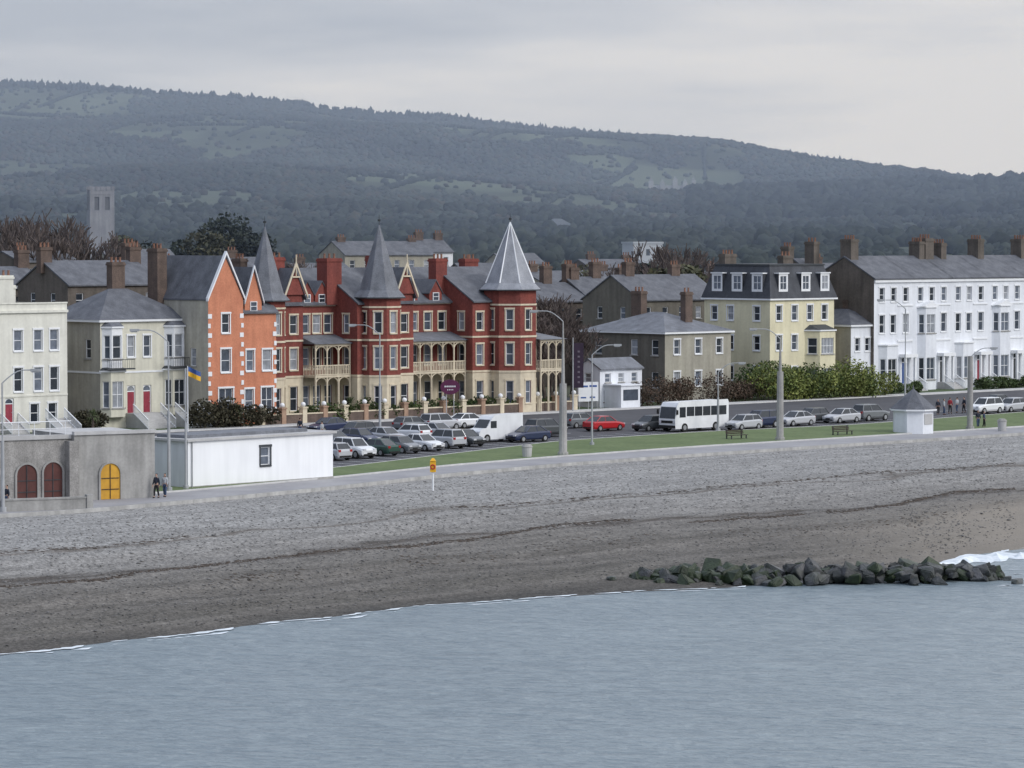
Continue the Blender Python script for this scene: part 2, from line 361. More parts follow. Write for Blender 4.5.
r=N.new('ShaderNodeValToRGB');cr=r.color_ramp
st=[(0,(.245,.24,.232)),(.14,(.265,.26,.25)),(.31,(.25,.245,.235)),(.358,(.22,.212,.20)),(.37,(.13,.115,.10)),(.383,(.235,.228,.216)),(.46,(.22,.212,.20)),(.545,(.185,.176,.163)),(.563,(.07,.06,.052)),(.583,(.155,.145,.132)),(.66,(.15,.14,.126)),(.71,(.105,.097,.086)),(.74,(.145,.134,.12)),(.80,(.105,.097,.086)),(.83,(.135,.125,.112)),(.885,(.10,.093,.082)),(.915,(.13,.12,.107)),(.96,(.09,.083,.074)),(1,(.07,.066,.06))]
cr.elements[0].color=(*st[0][1],1);cr.elements[1].position=1;cr.elements[1].color=(*st[-1][1],1)
for p,c in st[1:-1]:
    e=cr.elements.new(p);e.color=(*c,1)
L.new(acr,r.inputs['Fac'])
def mulc(o,f,fmin,fmax,lo,hi):
    mr=N.new('ShaderNodeMapRange');mr.inputs['From Min'].default_value=fmin;mr.inputs['From Max'].default_value=fmax;mr.inputs['To Min'].default_value=lo;mr.inputs['To Max'].default_value=hi;L.new(f,mr.inputs['Value'])
    x=N.new('ShaderNodeMix');x.data_type='RGBA';x.blend_type='MULTIPLY';x.inputs[0].default_value=1;L.new(o,x.inputs[6]);L.new(mr.outputs['Result'],x.inputs[7]);return x.outputs[2]
o=mulc(r.outputs['Color'],nz(4.,3),.38,.62,.74,1.26);o=mulc(o,nz(11.,2),.38,.62,.8,1.2);o=mulc(o,nz(.9,4),.35,.65,.9,1.1);o=mulc(o,nz(1.,5,(9,1.0,2),TH+.06),.35,.65,.86,1.12)
sp_=N.new('ShaderNodeSeparateXYZ');L.new(geo.outputs['Position'],sp_.inputs[0])
mr=N.new('ShaderNodeMapRange');mr.inputs['From Min'].default_value=19;mr.inputs['From Max'].default_value=36;L.new(sp_.outputs['X'],mr.inputs['Value'])
mr2=N.new('ShaderNodeMapRange');mr2.inputs['From Min'].default_value=.6;mr2.inputs['From Max'].default_value=.76;L.new(acr,mr2.inputs['Value'])
x=N.new('ShaderNodeMix');x.data_type='RGBA';L.new(ma('MULTIPLY',ma('MULTIPLY',mr.outputs[0],mr2.outputs[0]),.7),x.inputs[0]);L.new(o,x.inputs[6]);x.inputs[7].default_value=(.27,.24,.20,1)
L.new(x.outputs[2],b.inputs['Base Color'])
bp=N.new('ShaderNodeBump');bp.inputs['Strength'].default_value=.8;bp.inputs['Distance'].default_value=.09;L.new(nz(5.,4),bp.inputs['Height']);L.new(bp.outputs['Normal'],b.inputs['Normal'])
o=O('beach',npmesh('beach',V,Fc,[m],cols,True));o['kind']='structure'
BV=V.reshape(n_,na,3)
def strip(name,A,B_,z,mat):
    n=len(A);V=np.r_[np.c_[A,np.full(n,z)],np.c_[B_,np.full(n,z)]];I=np.arange(n-1);Fc=np.c_[I,I+1,I+1+n,I+n]
    o=O(name,npmesh(name,V,Fc,[mat]));o['kind']='structure';return o
vv=np.array([vx,vy])
far=pr+vv*150
strip('ground',pr+vv*.3,far,-.03,pm('verge_ground',(.12,.12,.08),(.08,.09,.05),.1,fine=.2))
strip('promenade',pr+vv*.3,pr+vv*16,.004,M_prom)
n=len(pr);e0=pr-vv*.08;e1=pr+vv*.3
V=np.r_[np.c_[e0,np.full(n,-.9)],np.c_[e0,np.full(n,.14)],np.c_[e1,np.full(n,.14)],np.c_[e1,np.full(n,-.05)]];I=np.arange(n-1)
Fc=np.r_[np.c_[I,I+1,I+1+n,I+n],np.c_[I+n,I+1+n,I+1+2*n,I+2*n],np.c_[I+2*n,I+1+2*n,I+1+3*n,I+3*n]]
o=O('sea_wall',npmesh('sea_wall',V,Fc,[M_conc]));top(o,'low pale concrete wall edging the shingle beach','wall')
lm=pm('lawn_grass',(.13,.17,.07),(.095,.135,.05),.25,fine=.2,bump=.03)
strip('lawn',l0,l1,.12,lm)
def kerb(P,nm):
    n=len(P);V=np.r_[np.c_[P-vv*.08,np.full(n,.0)],np.c_[P-vv*.08,np.full(n,.14)],np.c_[P+vv*.08,np.full(n,.14)],np.c_[P+vv*.08,np.full(n,0)]];I=np.arange(n-1)
    Fc=np.r_[np.c_[I,I+1,I+1+n,I+n],np.c_[I+n,I+1+n,I+1+2*n,I+2*n],np.c_[I+2*n,I+1+2*n,I+1+3*n,I+3*n]]
    o=O(nm,npmesh(nm,V,Fc,[M_concl]));o['kind']='structure'
kerb(l0,'kerb');kerb(l1,'kerb')
strip('road',l1,l1+vv*60,.008,M_asph)
mk=M()
def lmark(x,y,L_,w,ang,z=.013):
    c,s=math.cos(ang),math.sin(ang)
    mk.face([(x+a*c-b_*s,y+a*s+b_*c,z) for a,b_ in((0,-w/2),(L_,-w/2),(L_,w/2),(0,w/2))])
Lc=np.r_[0,np.cumsum(np.hypot(*np.diff(l1,axis=0).T))]
for s in np.arange(150,330,2.6):
    x=np.interp(s,Lc,l1[:,0]);y=np.interp(s,Lc,l1[:,1]);lmark(x+vx*.2,y+vy*.2,4.6,.1,TH+math.pi/2)
for s in np.arange(150,330,6.):
    x=np.interp(s,Lc,l1[:,0])+vx*9;y=np.interp(s,Lc,l1[:,1])+vy*9;lmark(x,y,3,.12,TH)
o=mk.obj('road_markings',M_trim);o['kind']='structure'
A=np.array([PS(s,-8.6) for s in np.linspace(-120,260,60)]);strip('pavement',A,A+vv*2.2,.13,M_concl);kerb(A,'kerb')
gm=pm('garden_grass',(.075,.11,.045),(.05,.075,.03),.4,fine=.2)
strip('garden_ground',A+vv*2.2,A+vv*9,.06,gm)

# water
m=bpy.data.materials.new('sea_water');m.use_nodes=True;nt=m.node_tree;N=nt.nodes;L=nt.links;b=N['Principled BSDF']
geo=N.new('ShaderNodeNewGeometry')
b.inputs['Roughness'].default_value=.32;b.inputs['Specular IOR Level'].default_value=.3
w1=nz(1.,5,(.95,.4,1),-.12);w2=nz(1.,4,(3.2,1.3,1),-.2);w3=nz(5.,3);w4=nz(1.,4,(30,12,1),.1)
r=N.new('ShaderNodeValToRGB');r.color_ramp.elements[0].position=.36;r.color_ramp.elements[1].position=.66
r.color_ramp.elements[0].color=(.135,.178,.205,1);r.color_ramp.elements[1].color=(.245,.295,.315,1)
L.new(ma('ADD',ma('ADD',ma('MULTIPLY',w1,.6),ma('MULTIPLY',w2,.28)),ma('MULTIPLY',w4,.12)),r.inputs['Fac']);L.new(r.outputs['Color'],b.inputs['Base Color'])
bp=N.new('ShaderNodeBump');bp.inputs['Strength'].default_value=1;bp.inputs['Distance'].default_value=.36
L.new(ma('ADD',ma('ADD',w1,ma('MULTIPLY',w2,1.3)),ma('MULTIPLY',w3,.12)),bp.inputs['Height']);L.new(bp.outputs['Normal'],b.inputs['Normal'])
q=M();q.face([(-6000,-3000,WZ),(9000,-3000,WZ),(9000,9000,WZ),(-6000,9000,WZ)]);o=q.obj('water',m);o['kind']='structure'
FOAM=pm('foam',(.74,.77,.79),(.52,.58,.62),2.,rough=.8)
def foamstrip(P,w0,w1_,z,seed,off=0.,gap=.0):
    m=M();prev=None;pw=0
    for i in range(len(P)-1):
        for k in range(4):
            t=k/4;p=P[i]*(1-t)+P[i+1]*t
            g=noise.noise(Vector((p[0]*.55+seed,p[1]*.55,seed)));g2=noise.noise(Vector((p[0]*1.9,p[1]*1.9,seed+4)))
            w=max(0,w0+(w1_)*(g*1.2+g2*.7)-gap);c=p-vv*(off+g*.35)
            cur=(c+vv*w*.5,c-vv*w*.5)
            if prev is not None and (w>0 or pw>0):
                m.face([(prev[0][0],prev[0][1],z),(prev[1][0],prev[1][1],z-.005),(cur[1][0],cur[1][1],z-.005),(cur[0][0],cur[0][1],z)])
            prev=cur;pw=w
    return m
msk=(sh[:,0]>-60)&(sh[:,0]<80);S=sh[msk]
fm=foamstrip(S,.22,.7,WZ+.05,1.,off=.05)
f2=foamstrip(S,.06,.6,WZ+.03,8.,off=.9,gap=.08);fm.faces(f2.v,f2.f)
o=fm.obj('surf',FOAM);o['kind']='stuff'
bw=M();pts=[G(930+i*6,np.interp(930+i*6,[930,950,985,1010,1060,1120],[572,564,559,558,556,553]),WZ) for i in range(32)]
def prof_(x,y,i):
    h=.25+.14*math.sin(i*1.3)+.1*math.sin(i*3.1);w=1.8+1.*math.sin(i*.8)+.7*math.sin(i*2.3);k=min(1,i/4)
    return [(x,y-w*k,WZ+.02),(x,y-w*.3*k,WZ+h*.7),(x,y,WZ+h),(x,y+.9*k,WZ+.1),(x,y+(3.5+math.sin(i*1.1))*k,WZ+.05)]
for i in range(31):
    (xa,ya),(xb,yb)=pts[i],pts[i+1];a=prof_(xa,ya,i);c=prof_(xb,yb,i+1)
    for k in range(4):bw.face([a[k],c[k],c[k+1],a[k+1]])
for i in range(26):
    x,y=G(rng.uniform(985,1060),rng.uniform(570,588),WZ);l_=rng.uniform(.4,1.6);w=rng.uniform(.08,.25)
    bw.face([(x-l_/2,y,WZ+.03),(x,y-w,WZ+.03),(x+l_/2,y,WZ+.03),(x,y+w,WZ+.03)])
o=bw.obj('breaking_wave',FOAM,smooth=True);o['kind']='stuff'

def ico(sub=1):
    bm=bmesh.new();bmesh.ops.create_icosphere(bm,subdivisions=sub,radius=1);v=np.array([x.co[:] for x in bm.verts]);f=np.array([[a.index for a in q.verts] for q in bm.faces]);bm.free();return v,f
IV,IF=ico(1);IV2,IF2=ico(2)
def lumps(name,P,S_,C,mat,iv=IV,if_=IF,jit=.25,kind='stuff',smooth=False):
    n=len(P);k=len(iv)
    ang=rng.uniform(0,6.28,n);c,s=np.cos(ang),np.sin(ang)
    base=iv[None,:,:]*(1+rng.uniform(-jit,jit,(n,k,1)))
    x=base[...,0]*c[:,None]-base[...,1]*s[:,None];y=base[...,0]*s[:,None]+base[...,1]*c[:,None]
    V=np.stack([x,y,base[...,2]],-1)*S_[:,None,:]+P[:,None,:]
    Fc=(if_[None]+(np.arange(n)*k)[:,None,None]).reshape(-1,3)
    cc=np.repeat(C,k,0);cc=cc*rng.uniform(.85,1.15,(len(cc),1))
    o=O(name,npmesh(name,V.reshape(-1,3),Fc,[mat],cc,smooth));o['kind']=kind;return o
NP=20000
pi=rng.integers(15,n_-22,NP);pj=(rng.beta(1.2,1.2,NP)*62).astype(int)+1
P=BV[pi,pj]+np.c_[rng.uniform(-.6,.6,NP),rng.uniform(-.6,.6,NP),np.zeros(NP)]
sz=rng.uniform(.03,.075,NP);sz=sz*np.where(rng.random(NP)<.015,1.8,1)
g=rng.uniform(.14,.34,NP)*np.interp(pj,[0,30,60],[1.0,.85,.6]);lumps('pebbles',P,np.c_[sz*1.3,sz,sz*.5],np.c_[g,g*.98,g*.95],pm('pebble',(1,1,1),(.85,.85,.85),4.,attr=True))
wp=[]
for a0,num,sp1 in((.35,1300,.006),(.56,3400,.006),(.71,700,.02)):
    for _ in range(num):
        i=rng.integers(15,n_-22);x,y=pr[i];w=noise.noise(Vector((x*.05,y*.05,a0*10)))*.06+noise.noise(Vector((x*.2,y*.2,a0*10)))*.015
        a=a0+w+rng.normal(0,sp1);a=min(max(a,.05),.95)
        if noise.noise(Vector((x*.11,y*.11,a0*30)))<(-.25 if a0==.56 else -.05):continue
        t=rng.random();i2=min(i+1,n_-2);j=a/1.35*(na-1);j0=int(j);f=j-j0
        wp.append((BV[i,j0]*(1-f)+BV[i,j0+1]*f)*(1-t)+(BV[i2,j0]*(1-f)+BV[i2,j0+1]*f)*t)
P=np.array(wp);sz=rng.uniform(.03,.10,len(P));lumps('seaweed',P,np.c_[sz*2.,sz*1.6,sz*.3],np.array([.075,.058,.046])[None]*rng.uniform(.7,1.4,(len(P),1)),pm('weed',(1,1,1),(.7,.7,.7),5.,attr=True),jit=.4)

# ================================================================ HILL
RX=np.array([0,100,180,260,330,380,440,520,600,700,760,850,900,960,1024])
RY=np.array([80,85,92,97,105,112,114,124,132,139,149,161,171,178,176])+5.
def ridge(x):
    px=512+x;return 19+235-np.interp(px,np.r_[-900,-300,RX,1400,2300],np.r_[95,75,RY,185,215])
def hillz(x,y):
    S=np.interp(y,[1500,2000,2600,3100,3500,3900,4800],[0,.18,.45,.80,1,.93,.4])
    base=np.interp(y,[440,520,700,1000,1500],[-.2,1,5,10,18])
    n=noise.noise(Vector((x*.0035,y*.0022,1)))*24*min(1,max(0,(y-1400)/900))*min(1,abs(3500-y)/600)
    return float(base+S*(ridge(x)-base)+n)
def openf(x,y):
    g=-(noise.noise(Vector((x*.006,y*.0035,11)))+.45*noise.noise(Vector((x*.02,y*.012,5))))-.08
    if y<2500:g+=.20
    if 100<x<450 and y>2900:g+=.7*max(0,1-abs(x-275)/180)
    return g
ys=np.r_[np.linspace(440,1500,40,endpoint=False),np.linspace(1500,3700,150,endpoint=False),np.linspace(3700,4800,10)];xs=np.linspace(-1500,1500,300)
V=[]
for y in ys:
    for x in xs:
        X=x*(.28+.72*min(1,y/3000));V.append((X,y,hillz(X,y)))
V=np.array(V);nx=len(xs);I=(np.arange(len(ys)-1)[:,None]*nx+np.arange(nx-1)[None]).ravel();Fc=np.c_[I,I+1,I+nx+1,I+nx]
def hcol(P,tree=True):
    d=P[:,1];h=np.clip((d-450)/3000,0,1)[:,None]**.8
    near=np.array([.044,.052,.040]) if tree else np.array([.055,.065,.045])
    farc=np.array([.044,.056,.058]) if tree else np.array([.080,.098,.072])  # far tones turn bluer: some distance haze painted into the colour
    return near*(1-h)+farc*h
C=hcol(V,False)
for i,p in enumerate(V):
    if abs(p[0])>760:continue
    cell=noise.cell(Vector((p[0]*.012+noise.noise(Vector((p[0]*.004,p[1]*.004,4)))*1.2,p[1]*.006,3)))
    g=noise.noise(Vector((p[0]*.008,p[1]*.004,2)));C[i]*=1+.25*g+.35*(cell-.3)
    if openf(p[0],p[1])<0:C[i]*=.6
    bxx=min(1,1.6*max(0,1-abs(p[0]-275)/195)*max(0,1-abs(p[1]-3300)/360))
    C[i]=C[i]*(1-bxx)+np.array([.18,.125,.09])*(.85+.5*g)*bxx
o=O('hill',npmesh('hill',V,Fc,[M_hillleaf],C,True));o['kind']='structure'
n=60000;Y=1500+2060*rng.random(n)**.75;X=rng.uniform(-.165,.165,n)*Y
keep=np.array([(openf(a,b_)<0) or rng.random()<.05 for a,b_ in zip(X,Y)])
X,Y=X[keep],Y[keep];Zs=np.array([hillz(a,b_) for a,b_ in zip(X,Y)]);n=len(X);s=rng.uniform(1.2,2.6,n);P=np.c_[X,Y,Zs+s*.45]
bigm=np.array([noise.noise(Vector((a*.01,b_*.006,31))) for a,b_ in zip(X,Y)])[:,None]
tc_=hcol(P)*(1+.5*bigm)*rng.uniform(.85,1.15,(n,1));brn=rng.random((n,1))<.2;tc_=np.where(brn,tc_*np.array([1.3,1.0,.9]),tc_)
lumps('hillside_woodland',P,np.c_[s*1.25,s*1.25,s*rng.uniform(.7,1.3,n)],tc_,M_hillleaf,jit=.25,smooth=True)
hp=[]
for k in range(80):
    x0=rng.uniform(-480,480);y0=rng.uniform(1600,3200);a=rng.choice([.06,1.4])+rng.normal(0,.2);Ln=rng.uniform(60,220)
    for t in np.arange(0,Ln,3):hp.append((x0+math.cos(a)*t,y0+math.sin(a)*t*2))
hp=np.array(hp);zz=np.array([hillz(a,b_) for a,b_ in hp]);P=np.c_[hp,zz+1];s=rng.uniform(1.2,2.6,len(P));lumps('hedgerows',P,np.c_[s,s,s],hcol(P)*.8,M_hillleaf,smooth=True)
X=np.concatenate([rng.uniform(-560,560,1000),rng.uniform(-130,110,300),rng.uniform(-500,-200,220),rng.uniform(330,560,150)]);Y=rng.uniform(3440,3540,len(X));Zs=np.array([hillz(a,b_) for a,b_ in zip(X,Y)])
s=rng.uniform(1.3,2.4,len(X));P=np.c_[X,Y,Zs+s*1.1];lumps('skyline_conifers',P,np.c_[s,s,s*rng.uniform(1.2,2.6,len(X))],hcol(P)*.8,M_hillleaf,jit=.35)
def wood(name,n,fx,fy,smin,smax,colf=1.,tint=None,jit=.35,thr=-.18):
    X=[];Y=[]
    while len(X)<n:
        px=rng.uniform(*fx);y=rng.uniform(*fy);x=XD(px,y)
        if noise.noise(Vector((x*.02,y*.01,21)))<thr:continue
        X.append(x);Y.append(y)
    X=np.array(X);Y=np.array(Y);Zs=np.array([hillz(a,b_) for a,b_ in zip(X,Y)]);s=rng.uniform(smin,smax,n)
    P=np.c_[X,Y,Zs+s*.7];C=hcol(P)*colf*rng.uniform(.6,1.35,(n,1))
    if tint is not None:C=C*np.array(tint)
    lumps(name,P,np.c_[s*1.1,s*1.1,s*rng.uniform(.9,1.4,n)],C,M_hillleaf,IV2,IF2,jit)
wood('lower_woodland',3600,(-60,1090),(1150,1800),1.6,3.2,.85,thr=-.05)
wood('far_bank_woodland',2600,(690,1100),(1900,2500),2.2,4.4,.75,thr=-.35)
wood('town_treetops',2600,(40,1100),(780,1150),1.1,2.5,.9)
wood('town_treetops',1100,(100,1080),(560,760),.9,2.,.9,tint=(1.1,1.0,.85))
hm=bpy.data.materials.new('haze');hm.use_nodes=True;nt=hm.node_tree;nt.nodes.clear();vo=nt.nodes.new('ShaderNodeOutputMaterial');vs=nt.nodes.new('ShaderNodeVolumeScatter');vs.inputs['Color'].default_value=(.60,.74,1,1);vs.inputs['Density'].default_value=.00024;nt.links.new(vs.outputs[0],vo.inputs['Volume'])
q=M();q.box(-4000,4000,470,5200,-8,420);o=q.obj('haze',hm);o['kind']='stuff'

# ================================================================ TREES
def branchmesh(seed,h=9.,levels=5,spread=.55):
    rd=random.Random(seed);tr=M();tw=M()
    def rec(p,d,L_,r,lv):
        q=p;seg=3 if lv<2 else 2;r=max(r,.035)
        for k in range(seg):
            d=(d+Vector((rd.uniform(-.15,.15),rd.uniform(-.15,.15),rd.uniform(-.02,.12)))).normalized()
            e=q+d*L_/seg;(tr if lv<2 else tw).tube(q,e,r*(1-.28/seg*k),r*(1-.28/seg*(k+1)),5 if lv<2 else 3,cap=False);q=e
        if lv>=levels:return
        nb=rd.randint(3,4) if lv<4 else rd.randint(2,3)
        for k in range(nb):
            a=rd.uniform(0,6.28);sp2=rd.uniform(.35,1.)*spread*1.5
            dd=(d+Vector((math.cos(a)*sp2,math.sin(a)*sp2,rd.uniform(-.05,.3)))).normalized()
            rec(q-d*L_*rd.uniform(0,.35),dd,L_*rd.uniform(.6,.8),r*.55,lv+1)
    rec(Vector((0,0,-.2)),Vector((0,0,1)),h*.30,h*.022,0)
    zt=max(v[2] for v in tw.v);
    return tr.mesh('trunk',[M_bark]),tw.mesh('crown',[M_twig]),zt
def leafmesh(name,cl,n,size,c1,c2,seed=0):
    r=np.random.default_rng(seed);cl=np.array(cl);k=len(cl);vol=cl[:,3]*cl[:,4]*cl[:,5];idx=r.choice(k,n,p=vol/vol.sum())
    d=r.normal(size=(n,3));d/=np.linalg.norm(d,axis=1)[:,None];rad=r.uniform(.45,1.08,n)**.6
    P=cl[idx,:3]+d*rad[:,None]*cl[idx,3:6]
    a=r.normal(size=(n,3));a/=np.linalg.norm(a,axis=1)[:,None];b_=np.cross(a,r.normal(size=(n,3)));b_/=np.linalg.norm(b_,axis=1)[:,None]
    s=(size*r.uniform(.6,1.4,n))[:,None]
    V=np.stack([P-a*s,P-b_*s*.6,P+a*s,P+b_*s*.6],1).reshape(-1,3);Fc=np.arange(4*n).reshape(n,4)
    tone=r.uniform(.65,1.25,k)[idx]*r.uniform(.7,1.3,n);mix=r.random((n,1));C=(np.array(c1)*mix+np.array(c2)*(1-mix))*tone[:,None]
    return npmesh(name,V,Fc,[M_leaf],np.repeat(C,4,0))
BT=[branchmesh(s) for s in(1,2,3)]
def baretree(x,y,z,h,k,label,group='bare trees behind the seafront houses'):
    e=top(O('bare_tree',None,None,(x,y,z),random.uniform(0,6)),label,'tree',group);q=h/BT[k][2];e.scale=(q,q,q)
    O('trunk',BT[k][0],e);O('crown',BT[k][1],e)
def leafytree(x,y,z,h,label,c1,c2,seed,w=.35,cat='tree',group=None,n=2600,size=.28,name='leafy_tree',low=.3):
    rd=random.Random(seed);e=top(O(name,None,None,(x,y,z),rd.uniform(0,6)),label,cat,group)
    t=M();t.tube((0,0,-.2),(0,0,h*.45),h*.03,h*.018,7);cl=[]
    for i in range(13):
        a=rd.uniform(0,6.28);rr=rd.uniform(0,.75)*w*h;zz=h*rd.uniform(low+.08,.88);rr*=1-abs(zz/h-.55)*.7
        c=(math.cos(a)*rr,math.sin(a)*rr,zz);s=h*rd.uniform(.11,.19);cl.append((*c,s*1.15,s*1.15,s*.9));t.tube((0,0,h*rd.uniform(.2,.4)),c,h*.012,h*.004,4)
    t.obj('trunk',M_bark,e);O('crown',leafmesh('crown',cl,n,size,c1,c2,seed),e)
for i,(px,yt,d,k) in enumerate([(18,212,520,0),(44,208,540,1),(68,214,530,2),(4,222,500,2),(30,224,490,1),(56,230,480,0),(84,228,520,1),(540,292,425,0),(554,300,418,1),(572,312,415,2),(546,318,398,0),(562,322,398,2),(534,308,410,1),(582,328,400,0),(552,345,394,1),(675,240,520,0),(655,250,500,1),(690,248,530,2),(320,262,480,1),(345,266,470,2),(300,258,560,0),(612,262,470,1),(700,262,500,1)]):
    z=hillz(XD(px,d),d) if d>450 else 0;h=ZY(yt,d)-z
    baretree(XD(px,d),d,z,h,k,['leafless brown tree with a spreading crown','bare winter tree rising between rooftops','tall bare tree with dense twigs'][k])
for i,(px,yt,d,lab) in enumerate([(228,213,640,1),(250,228,640,1),(205,234,600,0),(640,262,560,1),(672,262,480,0),(130,236,640,0),(165,238,600,1),(760,262,520,1),(590,262,500,0)]):
    z=hillz(XD(px,d),d);h=ZY(yt,d)-z
    leafytree(XD(px,d),d,z,h,['mixed olive-green tree among the town roofs','dark evergreen tree standing above the rooftops'][lab],*(((.055,.06,.035),(.09,.085,.05)) if lab==0 else ((.022,.032,.028),(.035,.045,.03))),i,size=.4,w=.42,n=3000,group='trees behind the seafront houses')

# ================================================================ HOUSES on the front
W=FS(67)-FS(-45)
b=bld('ivory_house','ivory rendered flat-parapet house with red door and steps','house',-45)
H=ZY(303,338);fr=[]
for px in(-28,-8,18,38,54):
    x=FS(px)-FS(-45);fr+=[(x-.5,7.9,1.0,2.0),(x-.5,4.0,1.0,2.3)]
for px in(-22,34,52):
    x=FS(px)-FS(-45);fr.append((x-.5,1.0,1.0,1.8))
fr.append((FS(9)-FS(-45)-.5,1.0,1.0,2.4,M_redd))
walls(b,W,9,H,fr,[],M_ivory,M_creamside,sur=M_trim)
band(b,W,9,H-.9,.25,.22,M_ivory);band(b,W,9,H-.05,.15,.1,M_ivory,name='coping');band(b,W,.1,3.5,.16,.06,M_ivory)
m=M();m.box(.2,W-.2,.2,8.8,H-.6,H-.4);m.obj('roof',M_lead,b)
chimney(b,FS(22)-FS(-45),3,H-.4,ZY(275,340),1.8,.8,M_ivory,3);chimney(b,FS(45)-FS(-45),6,H-.4,ZY(285,342),1.2,.8,M_ivory,2)
steps(b,FS(9)-FS(-45),-.01,2.0,6);steps(b,FS(24)-FS(-45)+1,-3.5,2.2,9)
c0=100;W=FS(191)-FS(c0);b=bld('cream_house','cream rendered house with double bays and slate hipped roof','house',c0)
H=ZY(320,342);xx=lambda p:FS(p)-FS(c0)
fr=[(xx(131)-.5,1.5,1.0,2.7,M_redd),(xx(147)-.5,1.5,1.0,2.7,M_redd),(xx(131)-.45,7.0,.9,2.1),(xx(147)-.45,7.0,.9,2.1)]
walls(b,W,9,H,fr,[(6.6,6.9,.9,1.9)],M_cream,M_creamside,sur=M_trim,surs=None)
bay(b,xx(112),2.9,1.2,5.6,.9,[(2.1,2.6)],M_cream,roof=M_lead);bay(b,xx(112),2.5,6.0,9.9,.8,[(6.9,2.3)],M_trim,roof=M_slate)
bay(b,xx(174),2.9,1.2,5.6,.9,[(2.1,2.6)],M_cream,roof=M_lead);bay(b,xx(174),2.5,6.0,9.9,.8,[(6.9,2.3)],M_trim,roof=M_slate)
for q in(112,174):
    m=M();x=xx(q);m.box(x-1.7,x+1.7,-1.5,-.95,5.85,5.98)
    for k in np.arange(-1.65,1.7,.22):m.tube((x+k,-1.45,5.98),(x+k,-1.45,6.8),.02,n=4)
    m.box(x-1.68,x+1.68,-1.48,-1.42,6.8,6.86);m.obj('balcony_railing',M_lead,b)
hiproof(W,9,H,ZY(289,346)).obj('roof',[M_slate,M_trim],b)
chimney(b,xx(150),5.5,H,ZY(262,350),1.6,.9,M_brick,3)
boxobj('landing',M_concl,b,xx(139)-1.7,xx(139)+1.7,-1.2,-.004,0,1.5)
steps(b,xx(139),-1.21,3.4,8,rise=.185);steps(b,xx(172),-2.2,2.8,9,rise=.17);steps(b,xx(190),-2.6,2.6,9,rise=.17)
band(b,W,9,5.45,.18,.06,M_trim)
def backhouse(px,d,wpx,ytop,yeave,depth=8,mat=M_brown,roof=M_slate,chs=(),name='slate_roofed_house',lab='older rendered house with a slate pitched roof and brick chimneys',rz=TH,pots=3,wins=True,grp='houses behind the seafront'):
    x=XD(px,d);z=max(0,hillz(x,d)) if d>450 else 0
    b=O(name,None,None,(x,d,z),rz);top(b,lab,'house',grp)
    k=(px-512)/F;W=wpx/((math.cos(rz)-math.sin(rz)*k)*F/d);H=ZY(yeave,d)-z;R=ZY(ytop,d+depth*.35)-z
    fr=[]
    if wins:
        nn=max(1,int(W//2.6))
        for i in range(nn):
            xx_=(i+.5)*W/nn-.5;fr.append((xx_,H-2.4,1.,1.5))
            if H>6.5:fr.append((xx_,H-5.2,1.,1.6))
    lf=[(depth*.3-.45,H-2.4,.9,1.5),(depth*.7-.45,H-2.4,.9,1.5)] if wins and depth>6 else []
    walls(b,W,depth,H,fr,lf,mat,mat,sur=None)
    gableroof(W,depth,H,R).obj('roof',[roof,mat],b)
    for t,yc in chs:
        chimney(b,t*W,depth/2,R-1.2,ZY(yc,d+depth*.4)-z,1.5,.8,M_brick,pots)
    return b
backhouse(68,372,95,262,285,9,M_brown,chs=((.02,247),(.98,247)))
backhouse(-10,380,60,268,288,9,M_brown,chs=((.1,262),(.95,250)))
backhouse(146,388,50,262,285,9,M_brown,chs=((.15,243),(.9,258)))
oo=-3.6;c0=203;b=bld('orange_house','salmon-orange brick house with steep white-coped gable','house',c0,oo);xx=lambda p:FS(p,oo)-FS(c0,oo)
W=xx(276);H=ZY(311,352);wg=xx(238);xw=wg/2;D=8.5
fr=[(xx(249)-.55,1.2,1.1,2.4),(xx(267)-.75,1.2,1.5,2.5),(xx(250)-.5,5.4,1.0,2.1),(xx(267)-.6,5.4,1.2,2.1)]
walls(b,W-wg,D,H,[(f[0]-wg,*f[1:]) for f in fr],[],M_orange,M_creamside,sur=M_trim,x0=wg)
zp=ZY(257,350);Hg=ZY(298,350)
gf=[(xw-.9,1.3,1.8,2.5),(xw-.6,5.4,1.2,2.3),(xw-.5,9.3,1.0,1.9)]
walls(b,wg,D+.8,Hg,gf,[(6.5,6.0,.9,1.8)],M_orange,M_creamside,sur=M_trim,y0=-.8,surs=None,name='gabled_wing')
g=gableroof(wg,D+.8,Hg,zp,o=.1,y0=-.8,ax='y');g.obj('roof',[M_slate,M_orange],b)
for s in(-1,1):
    m=M();a=Vector((xw+s*(wg/2+.15),-1.0,Hg-.25));t=Vector((xw,-1.0,zp+.28));n_v=Vector((0,0,.34));dy=Vector((0,.35,0))
    m.faces([a,t,t+n_v,a+n_v,a+dy,t+dy,t+n_v+dy,a+n_v+dy],[(0,1,2,3),(4,5,6,7),(0,1,5,4),(3,2,6,7),(0,3,7,4)]);m.obj('gable_coping',M_trim,b)
m=M()
for i in range(12):
    zz=.3+i*.95
    m.box(-.03,.28+.16*(i%2),-.85,-.803,zz,zz+.45);m.box(wg-.28-.16*(i%2),wg+.03,-.85,-.803,zz,zz+.45)
    if i<11:m.box(W-.28-.16*(i%2),W+.03,-.05,-.003,zz,zz+.45)
m.obj('quoins',M_trim,b)
gableroof(W-wg,D,H,ZY(277,358),x0=wg).obj('roof',[M_slate,M_orange],b)
dx=xx(253);m=M();m.box(dx-1.1,dx+1.1,-.05,3,H-.02,H+1.0,1);b2=gableroof(2.2,4.,H+1.0,ZY(268,356),o=.15,x0=dx-1.1,y0=-.05,ax='y');b2.faces(m.v,m.f,1);dd=b2.obj('dormer',[M_slate,M_orange],b)
